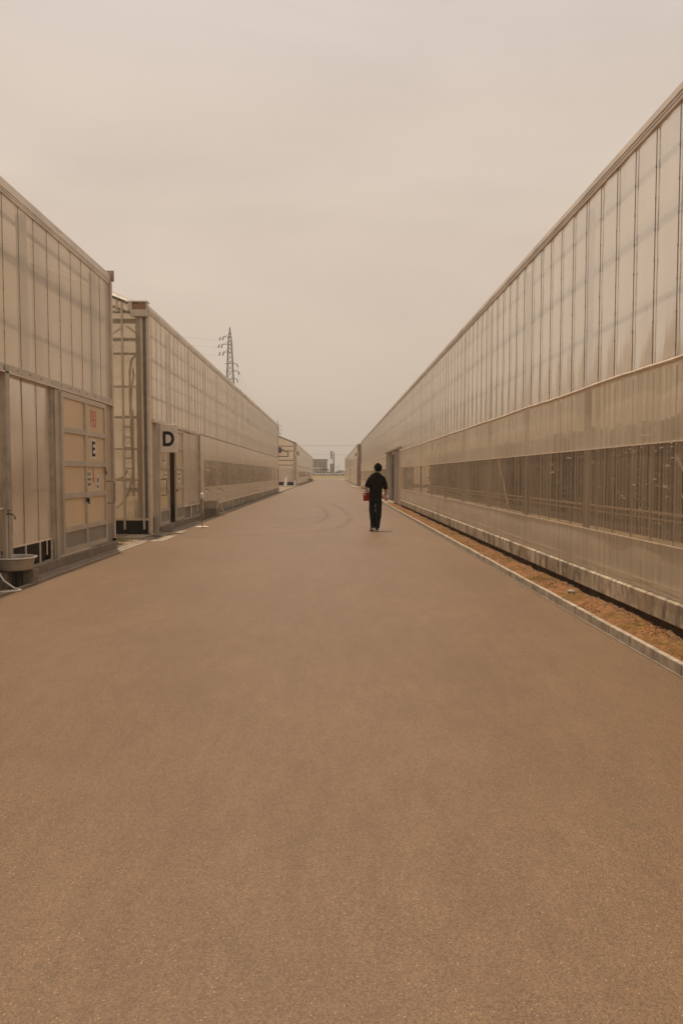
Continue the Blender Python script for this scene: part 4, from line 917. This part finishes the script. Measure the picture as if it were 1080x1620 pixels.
for rg, sd in (([(-.080, 0, .80, .086, .11), (-.086, .01, .68, .084, .10), (-.088, .02, .55, .080, .092), (-.082, .0, .38, .074, .085), (-.074, -.03, .22, .062, .078), (-.076, -.04, .09, .056, .072)], 2),
               ([(.080, 0, .80, .086, .11), (.083, -.005, .68, .084, .10), (.078, -.02, .55, .082, .092), (.064, -.06, .38, .080, .088), (.046, -.10, .22, .070, .078), (.034, -.12, .075, .064, .072)], 8)):
    l = cloth('l', rg, M['jeans'], amp=.010, seed=sd); jn.add(l.v, l.f)
obj('jeans', jn, M['jeans'], man, smooth=True)
# hair: cap of short spiky locks
hm = MB(); bm = bmesh.new(); bmesh.ops.create_icosphere(bm, subdivisions=4, radius=1); bm.verts.index_update()
keep = []
pts = []
for v in bm.verts:
    c = v.co; f = 1 + .10 * noise.noise(c * 5) + .05 * noise.noise(c * 13)
    zz = c.z * .125 * f; yy = (c.y * .118) * f; xx = c.x * .102 * f
    if c.y > .25 and c.z < .45: yy *= .60; xx *= .93                     # face side left free
    if c.z < 0: xx *= 1 + .10 * min(.8, -c.z); yy = yy * (1 + .1 * -c.z) if c.y < 0 else yy
    pts.append(W(.066 + xx, .012 + yy, 1.678 + zz * (.86 if c.z > 0 else .95)))
hm.add(pts, [[v.index for v in f.verts] for f in bm.faces]); bm.free()
for _ in range(420):
    a = random.random() * 6.28; el = random.uniform(-.3, 1.5); d = Vector((math.cos(a) * math.cos(el), math.sin(a) * math.cos(el), math.sin(el)))
    if d.y > .35 and d.z < .3: continue
    b = Vector((.066 + d.x * .098, .012 + d.y * .112, 1.675 + d.z * .102)); t_ = b + d * .016 + Vector((random.uniform(-.015, .015), random.uniform(-.02, .01), random.uniform(-.012, .012)))
    s_ = Vector((-d.y, d.x, 0)); s_ = (s_.normalized() if s_.length > .01 else Vector((1, 0, 0))) * .007
    hm.add([W(*(b + s_)), W(*(b - s_)), W(*t_)], [(0, 1, 2)])
obj('hair', hm, M['hair'], man, smooth=True)
for sgn in (-1, 1):
    er = MB(); 
    er.loft([(PX + .064 + sgn * .086, PYY + .03, 1.645, .004, .008), (PX + .064 + sgn * .092, PYY + .028, 1.66, .011, .017), (PX + .064 + sgn * .094, PYY + .026, 1.685, .012, .02), (PX + .064 + sgn * .090, PYY + .026, 1.70, .006, .012)])
    obj('ear', er, M['skin'], man, smooth=True)
fc = MB(); fx, fy = PX + .066, PYY + .12
fc.add([(fx - .012, fy, 1.66), (fx + .012, fy, 1.66), (fx, fy + .02, 1.64), (fx, fy, 1.69), (fx, fy, 1.63)], [(0, 2, 3), (1, 3, 2), (0, 4, 2), (1, 2, 4)]); obj('nose', fc, M['skin'], man)
for sg in (-1, 1): obj('eye', MB().lathe([(0, -.006), (.008, -.003), (.008, .003), (0, .006)], (fx + sg * .03, fy - .006, 1.68), 8), M['ink'], man)
obj('mouth', MB().box(fx - .022, fy - .004, 1.612, fx + .022, fy + .0, 1.618), M['rust'], man)
for (cx, cy, ang, lift) in ((-.092, .0, .10, .035), (.030, -.09, -.05, 0)):
    so = MB(); up = MB(); n = 16; L = [(-.12, .030), (-.09, .038), (-.03, .040), (.05, .046), (.11, .044), (.15, .026)]
    def ring(zf, sc, extra=0):
        pts = [(w_ * sc, y_) for y_, w_ in L] + [(-w_ * sc, y_) for y_, w_ in L[::-1]]
        return [W(cx + p[0] * math.cos(ang) - p[1] * math.sin(ang), cy + p[1] + 0, max(.005, zf(p[1])) + lift * max(0, (.10 - p[1]) / .2)) for p in pts]
    r0 = ring(lambda y: .004, 1.0); r1 = ring(lambda y: .03, 1.05); r2 = ring(lambda y: .055 + (.03 if y < .0 else .0), .9); r3 = ring(lambda y: .10 if y < .0 else .065, .55)
    def st_(mb, rs):
        k = len(rs[0]); vs = [p for r_ in rs for p in r_]; fs = [(i * k + j, i * k + (j + 1) % k, (i + 1) * k + (j + 1) % k, (i + 1) * k + j) for i in range(len(rs) - 1) for j in range(k)]
        fs += [tuple(range(k)), tuple((len(rs) - 1) * k + j for j in range(k))]; mb.add(vs, fs)
    st_(so, [r0, r1]); st_(up, [r1, r2, r3])
    shoe = obj('shoe', up, M['shoe'], man, smooth=True); obj('sole', so, M['sole'], shoe)
# bag
bg_ = thing('shopping_bag', W(-.22, .30, .78), 'red and white shopping bag hanging from the left hand of the walking person', 'bag')
def bagpart(z0, z1, t0, t1, x0=-.315, x1=-.10, yy=.22):
    mb = MB(); n = 6; vs = []; fs = []
    for j in range(5):
        v = j / 4; z = z0 + (z1 - z0) * v; th = t0 + (t1 - t0) * v
        ring_ = [(x0, yy - th), (x0 + .07, yy - th - .006), (x1 - .07, yy - th + .004), (x1, yy - th), (x1, yy + th), (x0 + .1, yy + th + .008), (x0, yy + th)]
        vs += [W(a + noise.noise(Vector((z * 14, a * 9, 0))) * .006, b + noise.noise(Vector((z * 9, a * 14, 4))) * .008, z) for a, b in ring_]
    k = 7
    for j in range(4):
        for i in range(k): fs.append((j * k + i, j * k + (i + 1) % k, (j + 1) * k + (i + 1) % k, (j + 1) * k + i))
    fs.append(tuple(range(k))); mb.add(vs, fs); return mb
obj('lower_panel', bagpart(.785, 1.00, .045, .045), M['bagred'], bg_); obj('upper_panel', bagpart(1.0005, 1.09, .045, .02), M['bagwhite'], bg_)
obj('stripe', MB().box(*W(-.30, .163, 1.03), *W(-.18, .1655, 1.045)), M['bagred'], bg_)
obj('emblem', MB().box(*W(-.292, .158, .93), *W(-.262, .164, .985)), M['bagwhite'], bg_)
for dx in (-.28, -.19): obj('handle', MB().tube([W(dx, .22, 1.085), W(-.24, .27, 1.10), W(-.235, .31, 1.085)], .004, 5), M['bagwhite'], bg_)
wp = MB(); bm = bmesh.new(); bmesh.ops.create_icosphere(bm, subdivisions=3, radius=1); bm.verts.index_update()
wp.add([W(.285 + v.co.x * .055 * (1 + .5 * noise.noise(v.co * 2.5)), .04 + v.co.y * .04, .865 + v.co.z * .075 * (1 + .5 * noise.noise(v.co * 3))) for v in bm.verts], [[v.index for v in f.verts] for f in bm.faces]); bm.free()
wt = thing('wrapper', W(.285, .04, .80), 'crumpled pink and white wrapper held in the right hand of the walking person', 'wrapper')
obj('pouch', wp, M['pink'], wt); obj('flap', MB().add([W(.29, .0, .86), W(.345, -.02, .90), W(.35, -.02, .95), W(.30, -.01, .93), W(.29, .01, .86), W(.345, -.01, .90), W(.35, -.01, .95), W(.30, .0, .93)], [(0, 1, 2, 3), (7, 6, 5, 4), (0, 4, 5, 1), (1, 5, 6, 2), (2, 6, 7, 3), (3, 7, 4, 0)]), M['white'], wt)

# ------------------------------------------------------------------ pylons and wires
def pylon(X, Y, H, base, label, arms, name='power_pylon', r=.12):
    t = thing(name, (X, Y, 0), label, 'pylon')
    def wd(z): return base * (1 - z / H) ** .8 * .5 + .3 if z < H * .93 else max(.02, (H - z) / (H * .07) * .45)
    zs = [0]; 
    while zs[-1] < H - 1: zs.append(zs[-1] + max(1.3, wd(zs[-1]) * 1.9))
    zs[-1] = H
    lg = MB(); br = MB()
    for sx in (-1, 1):
        for sy in (-1, 1):
            lg.tube([(X + sx * wd(z), Y + sy * wd(z), z) for z in zs], r, 4)
    for i in range(len(zs) - 1):
        a, b = zs[i], zs[i + 1]; wa, wb = wd(a), wd(b)
        for s1 in (-1, 1):
            bar(br, (X - wa, Y + s1 * wa, a), (X + wb, Y + s1 * wb, b), r * .6); bar(br, (X + wa, Y + s1 * wa, a), (X - wb, Y + s1 * wb, b), r * .6)
            bar(br, (X + s1 * wa, Y - wa, a), (X + s1 * wb, Y + wb, b), r * .6)
    obj('leg_frame', lg, M['pylon'], t); obj('lattice', br, M['pylon'], t)
    for (z, x0, x1, ins) in arms:
        am = MB(); bar(am, (X + x0, Y, z), (X + x1, Y, z), r * .8); e_ = x0 if abs(x0) > abs(x1) else x1
        bar(am, (X + e_, Y, z), (X, Y, z + .9), r * .5); arm = obj('cross_arm', am, M['pylon'], t)
        for q in ins: obj('insulator', MB().tube([(X + q, Y, z - .1), (X + q + (.3 if q > 0 else -.3), Y, z - 1.3)], .22, 6), M['pylon'], arm)
    return t
q = 270 / F
def pz(y): return 1.5 + (VY - y) * q
def pdx(x): return (x - 366) * q
pylon(-159 * q, 270, pz(521), 4.2, 'tall lattice power pylon rising behind the D greenhouse roof', 
      [(pz(536), pdx(355), .5, (pdx(356), pdx(351.5))), (pz(547.5), pdx(353), .5, (pdx(354), pdx(349.5))), (pz(559.5), pdx(355), .5, (pdx(356), pdx(350.5))),
       (pz(577.5), pdx(358), pdx(376), (pdx(376.5),)), (pz(589), pdx(358), pdx(378), (pdx(378.5),)), (pz(601), pdx(359), pdx(376), (pdx(376.5),))])
q2 = 640 / F
pylon(-85 * q2, 640, 1.5 + 85 * q2, 6, 'small distant power pylon above the far end of the D greenhouse', [(1.5 + 76 * q2, -1, 3, (3,)), (1.5 + 70 * q2, -1, 3.4, (3.4,)), (1.5 + 64 * q2, -1, 3, (3,))])
def wire(a, b, sag, r, label):
    pts = []
    for i in range(25):
        t_ = i / 24; pts.append((a[0] + (b[0] - a[0]) * t_, a[1] + (b[1] - a[1]) * t_, a[2] + (b[2] - a[2]) * t_ - sag * 4 * t_ * (1 - t_)))
    obj('power_cable', MB().tube(pts, r, 4), M['cable'], label=label, cat='cable', group='cables strung from the pylons')
PX_ = -159 * q
for i, yy in enumerate((577.5, 589, 601)):
    wire((PX_ + pdx(377), 270, pz(yy) - 1.3), (-85 * q2 + 3, 640, 1.5 + (76 - 6 * i) * q2 - 1), 9, .035, ('highest', 'middle', 'lowest')[i] + ' of the three thin cables running from the right arms of the tall pylon')
for i, yy in enumerate((536, 547.5, 559.5)):
    wire((PX_ + pdx(350.5), 270, pz(yy) - 1.3), (-210, 60, 46 - i * 3), 4, .028, ('highest', 'middle', 'lowest')[i] + ' of the three faint cables running left from the tall pylon')
wire((-90, 400, 18.5), (90, 400, 18.8), 1.6, .06, 'thin cable crossing high above the far end of the road')
wire((-90, 380, 12.5), (90, 380, 12.6), 1.0, .04, 'thin lower cable crossing above the far warehouse')

# ------------------------------------------------------------------ far background
tag(obj('guard_wall', MB().box(-60, 288, .5, 60, 288.3, 1.38), M['board']), 'low grey wall above the grass bank at the far end of the road', 'wall')
wh = thing('warehouse', (-14, 330, .9), 'far olive-grey warehouse with dark upright bays beyond the end of the road', 'warehouse')
k3 = 330 / F
zt3 = 1.5 + 22.5 * k3
obj('wall', MB().box(-30, 330, .9, (517.5 - VX) * k3, 350, zt3), M['wh_wall'], wh); obj('roof', MB().box(-30.3, 329.7, zt3 + .003, (518.5 - VX) * k3, 350, zt3 + .35), M['board'], wh)
for xp in (497, 500.5, 504, 507.5, 511, 514.5): obj('column', MB().box((xp - VX) * k3, 329.8, .9, (xp - VX) * k3 + .45, 329.99, zt3 - .3), M['wh_dark'], wh)
for xp in (498.4, 505.4, 512.4): obj('shutter', MB().box((xp - VX) * k3, 329.85, 3.4, (xp - VX) * k3 + .55, 329.99, zt3 - 1), M['wh_dark'], wh)
lr = thing('canopy', (-8, 305, 1.0), 'low white-roofed canopy behind the parked cars on the left of the road end', 'canopy'); k4 = 305 / F
obj('roof', MB().box(-30, 303, 1.5 + 8.2 * k4, (507 - VX) * k4, 312, 1.5 + 10.5 * k4), M['roofwhite'], lr); obj('roof', MB().box((507.1 - VX) * k4, 303.5, 1.5 + 6 * k4, (520 - VX) * k4, 312, 1.5 + 7.6 * k4), M['roofdark'], lr)
for xp in (497, 503, 509, 515, 519): obj('post', MB().box((xp - VX) * k4, 304, .95, (xp - VX) * k4 + .15, 304.15, 1.5 + 6.0 * k4), M['white'], lr)
hut = thing('hut', (-.8, 300, .95), 'plain grey block hut beside the tall sign pole at the road end', 'hut'); k5 = 300 / F
obj('wall', MB().box((521.8 - VX) * k5, 300, .95, (527.2 - VX) * k5, 303, 1.5 + 15.6 * k5), M['board'], hut); obj('roof', MB().box((521.5 - VX) * k5, 299.8, 1.5 + 15.6 * k5 + .003, (527.4 - VX) * k5, 303.2, 1.5 + 16.3 * k5), M['wh_wall'], hut)
sp_ = thing('sign_pole', (.8, 294, .95), 'tall narrow dark sign pylon at the far end of the road', 'sign'); k6 = 294 / F
obj('pole', MB().box((526.9 - VX) * k6, 294, .95, (528.7 - VX) * k6, 294.5, 1.5 + 33 * k6), M['signdark'], sp_); obj('cap', MB().box((527 - VX) * k6, 293.95, 1.5 + 33 * k6, (528.6 - VX) * k6, 294.5, 1.5 + 35 * k6), M['wh_wall'], sp_)
bn_ = thing('banner_sign', (-.4, 296, .95), 'dark upright banner sign hanging left of the tall sign pylon', 'sign')
obj('panel', MB().box((522.8 - VX) * k6, 296, 1.5 + 24 * k6, (525.2 - VX) * k6, 296.3, 1.5 + 36.6 * k6), M['signdark'], bn_); obj('pole', MB().box((524.8 - VX) * k6, 296.31, .95, (525.3 - VX) * k6, 296.45, 1.5 + 37 * k6), M['innerpost'], bn_)
# far utility poles
for i, (xp, yt, dist) in enumerate(((548.5, 733, 420), (532, 738, 430), (536.5, 735, 440))):
    kk = dist / F; t = thing('utility_pole', ((xp - VX) * kk, dist, 1), ('pale utility pole just left of the farther right greenhouse end', 'faint distant pole right of the sign pylon, the shorter', 'faint distant pole right of the sign pylon, the taller')[i], 'pole')
    obj('pole', MB().tube([((xp - VX) * kk, dist, .9), ((xp - VX) * kk, dist, 1.5 + (VY - yt) * kk)], .14, 6), M['galv'], t); obj('cross_arm', MB().box((xp - VX) * kk - .9, dist - .05, 1.5 + (VY - yt - 2) * kk, (xp - VX) * kk + .9, dist + .05, 1.5 + (VY - yt - 1.6) * kk), M['galv'], t)
rs_ = thing('storage_shed', (5, 318, .95), 'white storage shed with dark roof at the right of the road end', 'shed'); k7 = 318 / F
obj('wall', MB().box((532.5 - VX) * k7, 318, .95, (560 - VX) * k7, 326, 1.5 + 4.4 * k7), M['roofwhite'], rs_); obj('roof', MB().add([((532.8 - VX) * k7, 317.5, 1.5 + 4.4 * k7 + .01), ((545 - VX) * k7, 317.5, 1.5 + 4.4 * k7 + .01), ((542 - VX) * k7, 320, 1.5 + 6.2 * k7), ((534.5 - VX) * k7, 320, 1.5 + 6.2 * k7), ((532.8 - VX) * k7, 326, 1.5 + 4.4 * k7 + .01), ((545 - VX) * k7, 326, 1.5 + 4.4 * k7 + .01)], [(0, 1, 2, 3), (3, 2, 5, 4), (0, 3, 4), (1, 5, 2)]), M['roofdark'], rs_)

def car(x, y, m, label, flip=1, h=1.5):
    t = thing('parked_car', (x, y, .95), label, 'car', 'cars parked beyond the end of the road')
    z = .95; L = 4.2
    def px(u): return x + flip * u
    side = [(-2.1, .35), (-2.1, .75), (-1.95, .95), (-1.2, 1.02), (-.7, 1.0), (2.0, 1.0), (2.08, .7), (2.08, .35)]
    body = MB(); n = len(side)
    body.add([(px(a), y, z + b) for a, b in side] + [(px(a), y + 1.7, z + b) for a, b in side], [tuple(range(n)), tuple(range(2 * n - 1, n - 1, -1))] + [(i, n + i, n + (i + 1) % n, (i + 1) % n) for i in range(n)])
    obj('body', body, m, t)
    cab = [(-1.1, 1.0), (-.45, h - .05), (-.2, h), (1.4, h), (1.85, 1.05), (1.85, 1.0)]; n = len(cab); cb = MB()
    cb.add([(px(a), y + .12, z + b) for a, b in cab] + [(px(a), y + 1.58, z + b) for a, b in cab], [tuple(range(n)), tuple(range(2 * n - 1, n - 1, -1))] + [(i, n + i, n + (i + 1) % n, (i + 1) % n) for i in range(n)])
    obj('roof', cb, m, t)
    obj('window', MB().box(px(-.75), y + .09, z + 1.05, px(.35), y + .115, z + h - .12), M['glass'], t); obj('window', MB().box(px(.45), y + .09, z + 1.05, px(1.5), y + .115, z + h - .12), M['glass'], t)
    for u in (-1.3, 1.3): obj('wheel', MB().tube([(px(u), y - .03, z + .33), (px(u), y + .2, z + .33)], .33, 12), M['tyre'], t)
k8 = 292 / F
for i, (xp, m, lb, fl, h) in enumerate(((499, 'carwhite', 'white hatchback, leftmost of the parked cars beyond the road end', 1, 1.5), (507, 'cargrey', 'grey car second from the left beyond the road end', -1, 1.45), (515, 'carwhite', 'white car parked just left of the grey hut', 1, 1.55), (532.5, 'carwhite', 'white car parked right of the tall sign pylon', -1, 1.5), (543.5, 'carwhite', 'white van-like car at the right end of the parked row', 1, 1.75))):
    car((xp - VX) * k8 + 1, 290 + (i % 2) * 1.2, M[m], lb, fl, h)

# ------------------------------------------------------------------ haze: one closed box of thin air round everything
hz_ = MB().box(-920, -60, -1.4, 920, 2520, 70)
hm_ = bpy.data.materials.new('haze'); hm_.use_nodes = True; hn = hm_.node_tree; hn.nodes.clear()
ho = N(hn, 'ShaderNodeOutputMaterial'); pv = N(hn, 'ShaderNodeVolumePrincipled'); pv.inputs['Density'].default_value = .0008; pv.inputs['Color'].default_value = (.92, .88, .82, 1); pv.inputs['Anisotropy'].default_value = .2
hn.links.new(pv.outputs[0], ho.inputs['Volume'])
obj('haze', hz_, hm_, org=(0, 0, -1.4), kind='stuff', label='thin warm haze hanging over the whole road and the far buildings', cat='haze')
